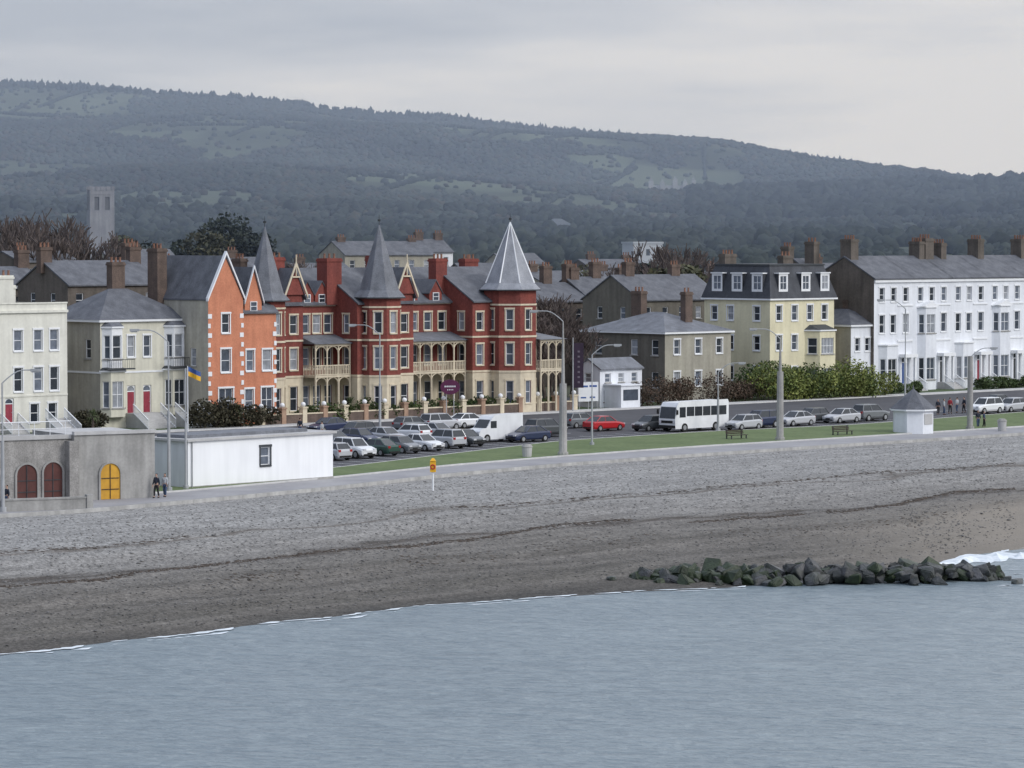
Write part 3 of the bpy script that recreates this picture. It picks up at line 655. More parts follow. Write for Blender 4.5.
a_,f_,_=winparts(.9,1.,'w',None);w=O('window',a_,dd,(dx,-.07,H));O('frame',f_,w)
for s in(-1,1):
    m=M();a=Vector((dx+s*1.25,-.3,H+.75));t=Vector((dx,-.3,ZY(268,356)+.1));n_v=Vector((0,0,.26));dy=Vector((0,.2,0))
    m.faces([a,t,t+n_v,a+n_v,a+dy,t+dy,t+n_v+dy,a+n_v+dy],[(0,1,2,3),(4,5,6,7),(0,1,5,4),(3,2,6,7),(0,3,7,4)]);m.obj('bargeboard',M_trim,dd)
chimney(b,-.2,7,Hg-1,ZY(248,358),1.2,1.6,M_brick,3);chimney(b,W-.6,5,H+1,ZY(258,362),.9,1.4,M_brick,3)

# --- red brick terrace
s0=FS(276,oo)+.12
b=O('red_brick_hotel',None,None,(*PS(s0),0),TH);top(b,'long red brick seafront hotel with conical towers and cream verandas','hotel')
X=lambda s:s-s0
WT=19.6-s0;H=12.0;HR=15.4
def rowwin(a,c,zs,n,w=1.05):
    o=[]
    for z,h in zs:
        for i in range(n):o.append((a+(c-a)*(i+.5)/n-w/2,z,w,h))
    return o
lv=[(1.0,2.5),(5.2,2.2),(8.9,1.9)];SPL=4.35
PJ1=.9;t1=FS(265,-PJ1-.15);g1=(FS(284,-PJ1),FS(303,-PJ1))
main=[]
for a,c,n in((g1[1]+.1,-9.1,3),(-1.3,7.2,4)):main+=rowwin(X(a)+.2,X(c)-.2,lv,n)
main+=rowwin(X(15.8),X(19.2),lv,1)
walls(b,WT,11,H,main,[],M_red,M_red,sur=M_creamtrim,split=SPL,mg=M_creamtrim)
gableroof(WT,11,H,HR,o=.4).obj('roof',[M_slate,M_red],b)
for (a,c,ts,tr_,tz,tp,gx,PJ,ylw) in((s0+.05,g1[1],t1,2.15,12.4,20.3,g1,PJ1,0),(-9.1,-1.3,-6.2,2.35,12.6,20.5,(-3.85,-1.3),3.5,1),(7.2,15.6,12.6,3.0,13.2,20.7,None,3.5,1)):
    x0=X(a);w=c-a;fr=[];lf=[(PJ*.5-.45,z,.9,h) for z,h in lv] if ylw else []
    if gx:
        for z,h in lv:fr.append(((gx[0]+gx[1])/2-a-.5,z,1.0,h))
    else:
        for z,h in lv:fr.append((.55,z,1.0,h))
    walls(b,w,PJ,H,fr,lf,M_red,M_red,sur=M_creamtrim,x0=x0,y0=-PJ,name='projecting_wing',split=SPL,mg=M_creamtrim)
    gableroof(w,PJ+5.5,H,14.6,o=.3,x0=x0,y0=-PJ).obj('roof',[M_slate,M_red],b)
    band(b,w,PJ,4.4,.22,.07,M_creamtrim,x0=x0,y0=-PJ,name='string_course');band(b,w,PJ,8.1,.18,.07,M_creamtrim,x0=x0,y0=-PJ,name='string_course')
    if gx:
        gw=gx[1]-gx[0]-.1;gx0=X(gx[0]);zp=16.0
        m=M();m.faces([(gx0,-PJ-.02,H-.3),(gx0+gw,-PJ-.02,H-.3),(gx0+gw,-PJ-.02,H+1.1),(gx0+gw/2,-PJ-.02,zp-.7),(gx0,-PJ-.02,H+1.1)],[(0,1,2,3,4)],1)
        m.face([(gx0,-PJ-.02,H-.3),(gx0,-PJ-.02,H+1.1),(gx0,1,H+1.1),(gx0,1,H-.3)],1)
        q=gableroof(gw,5.,H+.9,zp-.5,o=.25,x0=gx0,y0=-PJ-.3,ax='y',t=.14,wallmi=1);q.faces(m.v,m.f,1);gg=q.obj('gable',[M_slate,M_red],b)
        for s in(-1,1):
            m=M();A_=Vector((gx0+gw/2+s*(gw/2+.35),-PJ-.55,H+.45));T_=Vector((gx0+gw/2,-PJ-.55,zp-.1));dz=Vector((0,0,.42));dy=Vector((0,.12,0))
            m.faces([A_,T_,T_+dz,A_+dz,A_+dy,T_+dy,T_+dz+dy,A_+dz+dy],[(0,1,2,3),(4,5,6,7),(0,1,5,4),(3,2,6,7),(0,3,7,4)]);m.obj('bargeboard',M_creamtrim,gg)
        m=M();m.tube((gx0+gw/2,-PJ-.5,zp-1.2),(gx0+gw/2,-PJ-.5,zp+1.0),.07,n=5);m.box(gx0+gw*.3,gx0+gw*.7,-PJ-.53,-PJ-.45,zp-1.35,zp-1.2);m.obj('gable_finial',M_creamtrim,gg)
    cx,cy=X(ts),-PJ-.15;R=tr_;m=M();side=2*R*math.sin(math.pi/8)
    wl=[];t=O('tower',None,b,(cx,cy,0))
    for i in range(8):
        th=-math.pi/8-math.pi/2+i*math.pi/4
        px_,py_=R*math.cos(th),R*math.sin(th);qx,qy=R*math.cos(th+math.pi/4),R*math.sin(th+math.pi/4)
        an=math.atan2(qy-py_,qx-px_);ops=[(side*.5-.4,z,.8,h) for z,h in[(1.1,2.4),(5.2,2.3),(8.9,2.2)]] if i in(0,1,2,6,7) else []
        facade(m,px_,py_,0,an,side,tz,ops,split=SPL,mi2=1);wl.append((px_,py_,an,ops))
    m.obj('tower_wall',[M_red,M_creamtrim],t)
    for a_,b_,an,ops in wl:addwins(t,a_,b_,0,an,ops,sur=M_creamtrim)
    for z,h in((4.36,.22),(8.1,.2),(11.5,.18)):
        m=M();m.ring(0,0,R+.07,R+.07,z,z+h,8);m.obj('string_course',M_creamtrim,t)
    zf=tz+(tp-tz)*.09
    m=M();m.ring(0,0,R+.5,R*.93,tz,zf,8);m.ring(0,0,R*.93,0,zf,tp-.3,8,cap=False);m.ring(0,0,R+.55,R+.55,tz-.12,tz-.01,8,1)
    if not gx:
        for k in range(8):
            th=math.pi/8+k*math.pi/4;m.tube((R*.93*math.cos(th),R*.93*math.sin(th),zf),(0,0,tp-.3),.09,.05,4,2)
    sp3=m.obj('spire',[M_slatel if gx else M_silver,M_lead,M_trim],t);m=M();m.tube((0,0,tp-.6),(0,0,tp+.6),.06,.02,5);m.ring(0,0,.16,.16,tp-.1,tp+.12,8);m.obj('finial',M_lead,sp3)
for s,y,zt,w,d in((-16.2,1.8,15.8,1.4,1.0),(-13.5,4.5,16.7,2.,1.),(-9.6,.3,16.6,2.0,1.6),(-.2,3.5,16.6,2.2,1.0),(2.5,6.5,16.8,2.2,1.0),(6.8,1.5,16.5,1.6,1.2),(16.5,7,16.4,2,1)):
    chimney(b,X(s),y,11.8,zt,w,d,M_red,3)
def veranda(x0,x1,yf,zf,zt):
    v=O('veranda',None,b,(0,0,0));boxobj('balcony_floor',M_creamtrim,v,x0,x1,yf,-.05,zf-.2,zf)
    n=int((x1-x0)/1.7)+1
    for i in range(n+1):
        m=M();x=x0+.08+(x1-x0-.16)*i/n
        m.tube((x,yf+.08,0),(x,yf+.08,zf-.2),.11,n=6);m.tube((x,yf+.08,zf-.2),(x,yf+.08,zt),.09,n=6)
        for s in(-1,1):
            for zz in(zf-.2,zt):
                if x0<x+s*.75<x1:
                    pp=[(x+s*.75*(1-math.cos(t)),zz-.8+.78*math.sin(t)) for t in np.linspace(0,math.pi/2,5)]
                    for (a1,c1),(a2,c2) in zip(pp[:-1],pp[1:]):m.tube((a1,yf+.08,c1),(a2,yf+.08,c2),.065,n=4)
        m.obj('post',M_creamtrim,v)
    boxobj('beam',M_creamtrim,v,x0,x1,yf,yf+.14,zt,zt+.25)
    m=M();m.box(x0,x1,yf+.02,yf+.12,zf+.98,zf+1.08)
    for x in np.arange(x0+.1,x1,.22):m.box(x-.045,x+.045,yf+.04,yf+.1,zf+.1,zf+.99)
    m.box(x0,x1,yf+.02,yf+.12,zf+.04,zf+.14)
    for y in np.arange(yf+.3,-.1,.24):m.box(x0+.03,x0+.09,y-.035,y+.035,zf+.02,zf+.99)
    m.box(x0+.02,x0+.1,yf+.11,-.05,zf+.98,zf+1.06);m.obj('balustrade',M_creamtrim,v)
    m=M();m.faces([(x0-.2,yf-.3,zt+.25),(x1+.2,yf-.3,zt+.25),(x1+.2,-.02,zt+1.1),(x0-.2,-.02,zt+1.1),(x0-.2,-.02,zt+.25),(x1+.2,-.02,zt+.25)],[(0,1,2,3),(0,3,4),(1,5,2),(0,4,5,1)]);m.obj('veranda_roof',M_slatel,v)
veranda(X(g1[1]+.2),X(-9.2),-2.6,4.6,7.6);veranda(X(-1.2),X(7.1),-2.6,4.6,7.6);veranda(X(14.0),X(17.6),-6.9,4.6,7.6)
for s in(-13,-11,1.5,5):
    m=gableroof(1.8,3.4,H+.9,H+2.2,o=.1,x0=X(s)-.9,y0=-.1,ax='y',t=.1);m.box(X(s)-.9,X(s)+.9,-.1,2.8,H-.1,H+.9,1);d_=m.obj('dormer',[M_slate,M_red],b)
    a_,f_,_=winparts(.9,.9,'w',None);w=O('window',a_,d_,(X(s),-.12,H));O('frame',f_,w)
band(b,WT,.1,H-.35,.2,.1,M_creamtrim)
sg=O('oval_hotel_sign',None,None,(*FR(450,-7.4),0),TH-.5);top(sg,'oval dark purple hotel sign with pale lettering on two posts','sign')
for q in(-.4,.4):
    m=M();m.tube((q,0,0),(q,0,2.9),.05);m.obj('post',M_steel,sg)
m=M();q=[]
for i in range(20):
    t=2*math.pi*i/20;q.append((1.05*math.cos(t),-.1,3.2+.78*math.sin(t)))
m.faces(q+[(a,.06,c) for a,_,c in q],[tuple(range(20)),tuple(range(20,40))]+[(i,(i+1)%20,20+(i+1)%20,20+i) for i in range(20)]);m.obj('board',M_purple,sg)
m=M()
for i in range(6):m.box(-.62+i*.21,-.50+i*.21,-.13,-.105,3.18,3.34)
for i in range(4):m.box(-.32+i*.18,-.24+i*.18,-.13,-.105,2.86,2.96)
m.obj('lettering',M_trim,sg)

W=FS(575,-6.4)-FS(262,-6.4);g=bld('garden_wall','low brown brick garden wall with pale pillars and ball finials','wall',262,-6.4)
boxobj('wall',M_brick,g,0,W,0,.35,0,1.0);boxobj('coping',M_creamtrim,g,0,W,-.05,.4,1.0,1.12)
M_pil=pm('pillar_render',(.40,.27,.19),(.32,.21,.15),2.,streak=.2)
for i in range(17):
    x=i*W/16;m=M();m.box(x-.28,x+.28,-.12,.48,0,1.6);m.box(x-.36,x+.36,-.2,.56,1.6,1.75);p=m.obj('pillar',M_pil if i%2 else M_creamtrim,g)
    m=M();iv=IV2*.26;m.faces([(a+x,b_+.18,c+1.98) for a,b_,c in iv],[tuple(f) for f in IF2]);m.obj('ball_finial',M_trim,p,smooth=True)
def shrub(px,off,h,w,lab,c1,c2,seed,name='shrub',n=1500,size=.2,grp='garden shrubs along the seafront',pos=None,d_=1.5):
    rd=random.Random(seed);x,y=pos or FR(px,off);e=top(O(name,None,None,(x,y,0),TH),lab,'shrub',grp)
    cl=[]
    for i in range(max(4,int(w*1.6))):
        s=h*rd.uniform(.28,.5);cl.append((rd.uniform(-w/2,w/2),rd.uniform(-d_,d_)*.5,max(s*.8,h*rd.uniform(.3,.66)),s*1.2,s*1.1,s))
    t=M()
    for c in cl:t.tube((c[0]*.6,c[1]*.6,-.05),(c[0],c[1],c[2]),.05,.02,4)
    t.obj('stems',M_bark,e);O('foliage',leafmesh('foliage',cl,n,size,c1,c2,seed),e)
gr1,gr2=(.045,.075,.025),(.085,.11,.035)
for i,px in enumerate(range(300,560,13)):
    shrub(px,-5.2,1.4+.4*(i%3),2.2,'clipped green garden shrub behind the low wall',gr1,gr2,i,n=700,size=.14)
for i,(px,h) in enumerate([(205,2.6),(222,3.0),(240,2.6),(262,2.0),(90,2.2),(60,1.6)]):
    shrub(px,-6.5 if px>190 else -3,h,3,'dark brownish shrub in a front garden',(.035,.035,.02),(.07,.06,.035),50+i,n=1100,size=.16)
hr=random.Random(5)
for i,px in enumerate(range(766,884,10)):
    if i%3!=1:c=((.16,.20,.05),(.27,.29,.09))
    else:c=((.08,.12,.04),(.15,.19,.06))
    shrub(px+hr.uniform(-3,3),-6-.12*i,hr.uniform(2.8,4.6),3.2,['yellow-green rounded evergreen shrub along the lawn','mid-green rounded evergreen shrub along the lawn'][int(i%3==1)],*c,80+i,n=1700,size=.15,d_=2.2)
for i,px in enumerate([628,644,662,680,696,714,732,750]):
    shrub(px,-5,2.4+.6*(i%3),3.6,'reddish-brown leafless shrub below the grey house',(.12,.075,.055),(.075,.058,.04),110+i,n=1300,size=.12)
for i,px in enumerate([756,790]):
    shrub(px,-2,4.2,3.2,'dark green shrub beside the cream mansard house',(.05,.085,.03),(.09,.13,.045),130+i,n=1500,size=.17)
for i,px in enumerate([900,915,985,1000,1015,1030]):
    shrub(px,-5,1.5,3.2,'low green hedge in front of the white terrace',(.05,.08,.03),(.08,.11,.04),150+i,n=900,size=.14)
for px,off in((92,-7),(236,-7),(350,-5)):
    x,y=FR(px,off);e=top(O('cabbage_palm',None,None,(x,y,0)),'small spiky cabbage palm in a front garden','palm tree','cabbage palms');t=M();t.tube((0,0,0),(.05,0,1.7),.14,.1,7);t.obj('trunk',M_bark,e)
    m=M();rd=random.Random(px)
    for k in range(60):
        a=rd.uniform(0,6.28);el=rd.uniform(-.5,1.4);L_=rd.uniform(.8,1.2);d=Vector((math.cos(a)*math.cos(el),math.sin(a)*math.cos(el),math.sin(el)));p=Vector((.05,0,1.75));sd=Vector((-d.y,d.x,0)).normalized()*.05
        mid=p+d*L_*.6;tip=p+d*L_+Vector((0,0,-.25));m.face([p-sd,mid-sd,tip,mid+sd])
    m.obj('crown',pm('palm_leaf',(.09,.11,.05),(.05,.07,.03),3.),e)

c0=665;off=2;b=bld('grey_house','grey-beige two-storey house with slate hipped roof','house',c0,off);xx=lambda p:FS(p,off)-FS(c0,off)
W=xx(731);D=13.2;H=ZY(333,397)
walls(b,W,D,H,[(a-.5,z,1.,1.7) for z in(5.3,1.6) for a in(W*.18,W*.5,W*.82)],[(a-.55,z,1.1,1.8) for z in(5.2,1.5) for a in(2.5,8.3,11.6)],M_beige,M_olive,sur=M_trim,surs=None)  # sides use the beige darkened to olive: their shade is in the colour
hiproof(W,D,H,ZY(313,403)).obj('roof',[M_slatel,M_trim],b);chimney(b,W*.5,9.5,H+.5,ZY(292,403),1.0,1.6,M_brick,3);chimney(b,W*.5+1,2.8,H+.5,ZY(293,398),1.2,.8,M_brick,2)
c0=770;off=1.;b=bld('cream_mansard_house','pale yellow-cream house with dark slate mansard attic and dormers','house',c0,off);xx=lambda p:FS(p,off)-FS(c0,off)
W=xx(834);D=10.5;H=ZY(299,409);ZM=ZY(266,411)
walls(b,W,D,H,[(a-.5,z,1.,1.8) for z in(8.9,5.4,1.6) for a in(W*.14,W*.38)]+[(W*.62-.5,8.9,1.,1.8),(W*.85-.5,8.9,1.,1.8)],[(a-.5,z,1.,1.7) for z in(8.9,5.4,1.8) for a in(1.6,4.2,8.4)],M_yellow,M_yellow,sur=M_trim,surs=M_trim)
bay(b,W*.74,4.6,0,7.6,1.6,[(1.2,2.0),(4.9,1.9)],M_yellow,cant=.9,roof=M_lead)
m=M();o_=.3;i_=.9
lo=[(-o_,-o_,H),(W+o_,-o_,H),(W+o_,D+o_,H),(-o_,D+o_,H)];hi=[(i_,i_,ZM),(W-i_,i_,ZM),(W-i_,D-i_,ZM),(i_,D-i_,ZM)]
m.faces(lo+hi,[(0,1,5,4),(1,2,6,5),(2,3,7,6),(3,0,4,7),(4,5,6,7),(3,2,1,0)],0);m.box(-o_-.02,W+o_+.02,-o_-.02,D+o_+.02,H-.2,H-.01,1)
m.box(i_-.1,W-i_+.1,i_-.1,D-i_+.1,ZM+.003,ZM+.2,2);rf=m.obj('roof',[M_slated,M_trim,M_lead],b)
def dormer(x,y,ang,w,h,z):
    e=O('dormer',None,rf,(x,y,z),ang);m=M();facade(m,-w/2,-.0,0,0,w,h,[(.2,.2,w-.4,h-.4)],0,dep=.08)
    m.box(-w/2+.002,w/2-.002,.1,1.6,0,h-.01,1);m.box(-w/2-.12,w/2+.12,-.12,1.6,h,h+.14,0);m.obj('dormer_wall',[M_trim,M_slated],e)
    a_,f_,_=winparts(w-.4,h-.4,'c',None);q=O('window',a_,e,(0,.08,.2));O('frame',f_,q)
for a in(W*.2,W*.55,W*.85):dormer(a,-.05,0,1.6,2.1,H+.8)
for a in(2.0,5.2,8.4):dormer(-.05,a,-math.pi/2,1.7,2.1,H+.8)
chimney(b,2.,8.6,ZM-.5,ZY(254,415),2.0,1.,M_brown,4);chimney(b,W-2,6,ZM-.5,ZY(256,412),1.8,.9,M_brown,3)
backhouse(640,432,85,276,300,10,M_olive,chs=((.2,262),(.75,265)))
backhouse(536,438,70,284,302,9,M_brown,chs=((.1,268),(.5,266),(.9,268)),lab='brown rendered terrace house with tall brick chimneys')
backhouse(590,445,60,278,300,9,M_brown,chs=((.05,264),(.5,262),(.95,268)),lab='brown rendered terrace house with tall brick chimneys')
backhouse(545,500,90,272,284,9,M_beige,chs=((.1,264),(.5,264),(.9,265)))
c0=851;b=bld('small_white_house','small white two-storey house with slate roof','house',c0,.5);W=FS(884)-FS(c0);H=ZY(325,420)
walls(b,W,8,H,[(a-.45,z,.9,1.6) for z in(5.0,1.5) for a in(W*.2,W*.5,W*.8)],[],M_white,M_creamside,sur=M_trim);hiproof(W,8,H,ZY(309,424)).obj('roof',[M_slate,M_trim],b)
chimney(b,W*.7,4,H+.6,ZY(300,424),1.4,.8,M_brick,3)
s1=FS(874);hw=7.3;nH=5;H=13.75;R=16.3
for k in range(nH):
    e=O('white_terrace_house',None,None,(*PS(s1+k*hw),0),TH)
    top(e,['end house of a white stuccoed terrace with blue door','white stuccoed terrace house with tall shallow bay windows','white stuccoed terrace house with pedimented bay and red door'][min(k,2) if k<3 else 1+k%2],'house','white stuccoed seafront terrace')
    dm=[M_blued,M_lead,M_redd,M_lead,M_blued][k]
    fr=[(1.0,10.9,.95,1.7),(3.2,10.9,.95,1.7),(5.5,10.9,.95,1.7),(5.45,7.1,1.05,2.3),(5.3,.9,1.25,3.3,dm)]
    if k%2==0:fr+=[(1.0,7.1,1.0,2.2),(3.1,7.1,1.0,2.2)]
    walls(e,hw-.004,9.5,H,fr,[],M_white,M_brown if k==0 else M_white,sur=M_trim)
    if k%2==0:bay(e,2.55,3.4,0,5.6,.8,[(1.3,2.7)],M_white,cant=.7)
    else:bay(e,2.55,3.4,0,10.1,.8,[(1.3,2.7),(7.0,2.3)],M_white,cant=.7,pediment=True)
    boxobj('cornice',M_trim,e,0,hw-.01,-.22,-.003,H-.5,H-.2);boxobj('string_course',M_trim,e,4.4,hw-.01,-.1,-.003,6.0,6.2);boxobj('string_course',M_trim,e,4.4,hw-.01,-.1,-.003,10.35,10.5)
    m=M();m.box(4.9,5.15,-.9,-.65,.9,4.1);m.box(6.7,6.95,-.9,-.65,.9,4.1);m.box(4.75,7.1,-1.05,-.003,4.1,4.5);m.obj('porch',M_trim,e)
    boxobj('landing',M_concl,e,4.8,7.05,-1.1,-.004,0,.9);steps(e,5.93,-1.11,2.2,5,rail=True)
    gableroof(hw,9.5,H,R,o=.3).obj('roof',[M_slate,M_brown],e)
    for cx_,cw,zt in {0:[(.9,1.4,18.5)],1:[(6.4,1.0,18.2)],2:[(.6,1.6,18.6),(3.4,1.0,18.0)],3:[(3.5,1.2,18.5)],4:[(5,1.2,18.5)]}[k]:chimney(e,cx_,4.7,R-1.2,zt,cw,1.7,M_brown,4)
e=O('brown_gabled_house',None,None,(*PS(s1-2.2,7.5),0),TH);top(e,'tall brown rendered house end with big chimney stacks','house','houses behind the seafront')
walls(e,2.0,7,13.9,[],[(2,10.8,.8,1.2)],M_brown,M_brown,sur=None);gableroof(2.0,7,13.9,16.0,o=.1).obj('roof',[M_slate,M_brown],e);chimney(e,1.0,1.4,14,18.2,1.,1.5,M_brown,3);chimney(e,1.0,5.4,14,17.6,1.,1.3,M_brown,3)

off=-4.5;c0=600;b=bld('white_lodge','small white seafront house with low grey roof','house',c0,off);W=FS(642,off)-FS(c0,off);H=4.3
walls(b,W,3.6,H,[(.6,.7,1.3,1.3),(2.9,.1,.9,2.1,M_blued),(4.9,.7,1.3,1.3),(.8,2.8,.9,1.0),(2.9,2.8,.9,1.0),(5.0,2.8,.9,1.0)],[(1.2,.8,1.2,1.2),(1.2,2.8,1.0,1.0)],M_white,M_white,sur=None)
gableroof(W,3.6,H,H+1.0,o=.25).obj('roof',[M_slatel,M_white],b)
m=M();m.box(W*.1,W*.55,-2.6,-.004,0,2.5);m.box(W*.1-.15,W*.55+.15,-2.75,-.004,2.5,2.65);m.obj('porch',M_white,b)
boxobj('window',M_glass,b,W*.15,W*.5,-2.63,-2.604,.9,2.1)
for i,px in enumerate([584,593]):
    x,y=FR(px,off-1.);e=top(O('poster_board',None,None,(x,y,0),TH-.5),'white poster board with small blue bands on posts','sign','poster boards by the white lodge')
    for q in(-.5,.5):
        m=M();m.tube((q,.05,0),(q,.05,1.),.04);m.obj('leg',M_steel,e)
    boxobj('panel',M_trim,e,-.62,.62,0,.08,.9,3.0);m=M();m.box(-.45,.45,-.02,-.003,2.45,2.65);m.box(-.35,.25,-.02,-.003,1.25,1.4);m.obj('printed_bands',M_signb,e)
x,y=FR(573,-8);e=top(O('banner_pole',None,None,(x,y,0),TH-.6),'tall pole carrying a dark purple vertical banner','banner');m=M();m.tube((0,0,0),(0,0,8),.09,.06,8);m.obj('pole',M_steel,e);boxobj('banner',M_dpurple,e,.08,1.15,-.03,.03,2.6,7.4);m=M()
for k in range(7):m.box(.5,.75,-.045,-.032,3.1+k*.55,3.3+k*.55)
m.obj('lettering',M_greyp,e)

# ================================================================ BACKGROUND BUILDINGS
d=900;x=XD(101,d);z=hillz(x,d);e=top(O('church_tower',None,None,(x,d,z),.25),'square grey stone church tower with battlements and belfry openings','church tower')
H=ZY(190,d)-z;s=6.3;m=M()
ops=[(1.2,H-5.2,1.2,3.4),(3.9,H-5.2,1.2,3.4)]
facade(m,-s/2,-s/2,0,0,s,H,ops,0,.25,0);facade(m,-s/2,s/2,0,-math.pi/2,s,H,ops,0,.25,0);facade(m,s/2,-s/2,0,math.pi/2,s,H,[],0);facade(m,s/2,s/2,0,math.pi,s,H,[],0)
m.box(-s/2+.25,s/2-.25,-s/2+.25,s/2-.25,H-7,H-.3,1)
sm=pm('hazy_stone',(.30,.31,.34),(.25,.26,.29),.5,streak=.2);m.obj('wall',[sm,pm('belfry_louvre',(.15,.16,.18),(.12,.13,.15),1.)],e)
m=M();m.box(-s/2-.12,s/2+.12,-s/2-.12,s/2+.12,H-1.2,H-1.0)
for i in range(5):
    for sd in(-1,1):
        t=-s/2+.3+i*(s-.6)/4;m.box(t-.35,t+.35,sd*s/2-.25,sd*s/2+.25,H,H+.9)
        if 0<i<4:m.box(sd*s/2-.25,sd*s/2+.25,t-.35,t+.35,H,H+.9)
m.obj('battlements',sm,e)
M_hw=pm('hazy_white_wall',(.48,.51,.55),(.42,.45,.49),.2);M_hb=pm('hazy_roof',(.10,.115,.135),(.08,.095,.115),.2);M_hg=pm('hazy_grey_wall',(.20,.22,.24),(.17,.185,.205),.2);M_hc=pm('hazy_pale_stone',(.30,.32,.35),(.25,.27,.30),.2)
def farhouse(px,yb,d,w,h,lab,wm,rm,rz=.3,dep=8,z=None,flat=False,rh=3.,name='distant_house',nw=3):
    x=XD(px,d);zz=hillz(x,d);zb=ZY(yb,d);z0=min(zz,zb)-1
    e=top(O(name,None,None,(x,d,z0),rz),lab,'house','distant hillside houses');H=zb+h-z0;wz=H-h
    fr=[(w*(i+.5)/nw-w/nw*.2,wz+h*.35,w/nw*.4,h*.35) for i in range(nw)]
    m=M();facade(m,-w/2,0,0,0,w,H,fr,0);facade(m,-w/2,dep,0,-math.pi/2,dep,H,[]);facade(m,w/2,0,0,math.pi/2,dep,H,[])
    facade(m,w/2,dep,0,math.pi,w,H,[]);m.obj('wall',wm,e)
    for a,b_,c,dd in fr:
        q=M();q.face([(a-w/2,.16,b_),(a-w/2+c,.16,b_),(a-w/2+c,.16,b_+dd),(a-w/2,.16,b_+dd)]);q.obj('window',M_hb,e)
    if flat:r=M();r.box(-w/2-.2,w/2+.2,-.2,dep+.2,H,H+.4)
    else:r=hiproof(w,dep,H,H+rh,x0=-w/2)
    r.obj('roof',[rm,rm],e);return e
farhouse(648,262,800,7,4.2,'boxy white modern house above the rooftops',M_hw,M_hw,flat=True)
farhouse(405,221,2000,22,7,'large grey country house among hillside trees',M_hg,M_hb,rh=5)
farhouse(403,175,2900,20,5,'pale farmhouse high on the wooded hillside',M_hg,M_hb)
farhouse(470,170,3000,14,4,'small pale hillside house among trees',M_hg,M_hb)
farhouse(720,215,2200,14,5,'small pale hillside house among trees',M_hg,M_hb)
farhouse(560,234,1600,12,4,'small pale hillside house among trees',M_hg,M_hb)
d=2450;x=XD(672,d);z=ZY(194,d);z0=min(hillz(x,d),z)-2;e=top(O('distant_castle',None,None,(x,d,z0),.1),'pale turreted castle among trees on the hillside','castle','distant hillside houses')
m=M();B0=z-z0;m.box(-15,15,0,9,0,B0+6)
for q,h in((-15,9),(-7,8),(2,10),(9,8),(15,9.5)):m.box(q-1.6,q+1.6,-1.5,2,0,B0+h)
m.obj('wall',M_hc,e)
for q,h in((-15,9),(-7,8),(2,10),(9,8),(15,9.5)):
    m=M();m.ring(q,.25,1.9,0,B0+h,B0+h+3,4);m.obj('turret_roof',M_hg,e)
for i in range(7):
    q=M();q.box(-12.5+i*4-.5,-12.5+i*4+.5,-.06,-.004,B0+1.6,B0+4);q.obj('window',M_hb,e)
for (px,dd,wpx,yt,ye,dep,mt,chs) in [(345,600,90,242,255,10,M_beige,((.1,237),(.9,238))),(425,620,28,240,252,8,M_white,((.15,232),(.85,233))),(300,560,55,264,274,8,M_brown,((.2,257),)),(468,520,40,264,277,8,M_brown,((.3,258),)),(20,470,60,252,262,8,M_brown,((.3,246),)),(110,560,70,250,262,8,M_beige,((.5,244),)),(590,620,60,260,268,8,M_brown,((.2,254),(.8,255))),(700,560,60,272,282,8,M_brown,((.4,264),)),(225,520,60,258,270,8,M_creamside,((.3,250),)),(812,520,50,264,277,8,M_brown,((.4,257),)),(505,640,40,254,264,8,M_beige,((.4,248),))]:
    backhouse(px,dd,wpx,yt,ye,dep,mt,chs=chs,rz=TH-.25 if dd>500 else TH,lab='town house with slate roof and chimneys seen over rooftops')

# ================================================================ NEAR LEFT STRUCTURES
xa,ya=G(-60,506);xb,yb=G(152,497);W=math.hypot(xb-xa,yb-ya);an=math.atan2(yb-ya,xb-xa)
e=top(O('arched_store_building',None,None,(xa,ya,0),an),'weathered concrete seafront store with arched doors','building');L2=lambda px:W*(px+60)/212
H1=4.6
def arch(xc,w,h,mat,frm,y=-.02,nm='arched_door'):
    pts=[(xc-w/2,y,0.02),(xc+w/2,y,0.02)]+[(xc+w/2*math.cos(t),y,h-w/2+w/2*math.sin(t)) for t in np.linspace(0,math.pi,13)]
    m=M();m.face(pts);d=m.obj(nm,mat,e)
    m=M();tk=.14
    out=[(xc+(w/2+tk)*math.cos(t),h-w/2+(w/2+tk)*math.sin(t)) for t in np.linspace(0,math.pi,13)];inn=[(xc+w/2*math.cos(t),h-w/2+w/2*math.sin(t)) for t in np.linspace(0,math.pi,13)]
    out=[(xc+w/2+tk,0)]+out+[(xc-w/2-tk,0)];inn=[(xc+w/2,0)]+inn+[(xc-w/2,0)]
    for i in range(len(out)-1):
        a,b_,c,d2=out[i],out[i+1],inn[i+1],inn[i];m.faces([(a[0],y-.1,a[1]),(b_[0],y-.1,b_[1]),(c[0],y-.1,c[1]),(d2[0],y-.1,d2[1]),(a[0],y+.02,a[1]),(b_[0],y+.02,b_[1]),(c[0],y+.02,c[1]),(d2[0],y+.02,d2[1])],[(0,1,2,3),(0,1,5,4),(3,2,6,7)])
    m.obj('surround',frm,d);m=M();m.box(xc-.025,xc+.025,y-.05,y-.003,.05,h-.1);
    for zz in(.7,1.5):m.box(xc-w/2+.1,xc+w/2-.1,y-.04,y-.003,zz,zz+.06)
    m.obj('battens',M_lead if mat!=M_yeld else M_wood,d)
m=M();xq=L2(70)
m.box(0,xq,0,7,0,H1-.15,0);m.box(xq+.003,W,-.5,7,0,H1+.1,1);m.obj('wall',[M_stone,M_conc],e)
m=M();m.box(-.1,xq-.05,-.15,.25,H1-.15,H1+.15);m.box(xq-.05,W+.05,-.65,-.2,H1+.1,H1+.35);m.box(xq-.05,W,-.2,7,H1+.1,H1+.14);m.obj('parapet',M_concl,e)
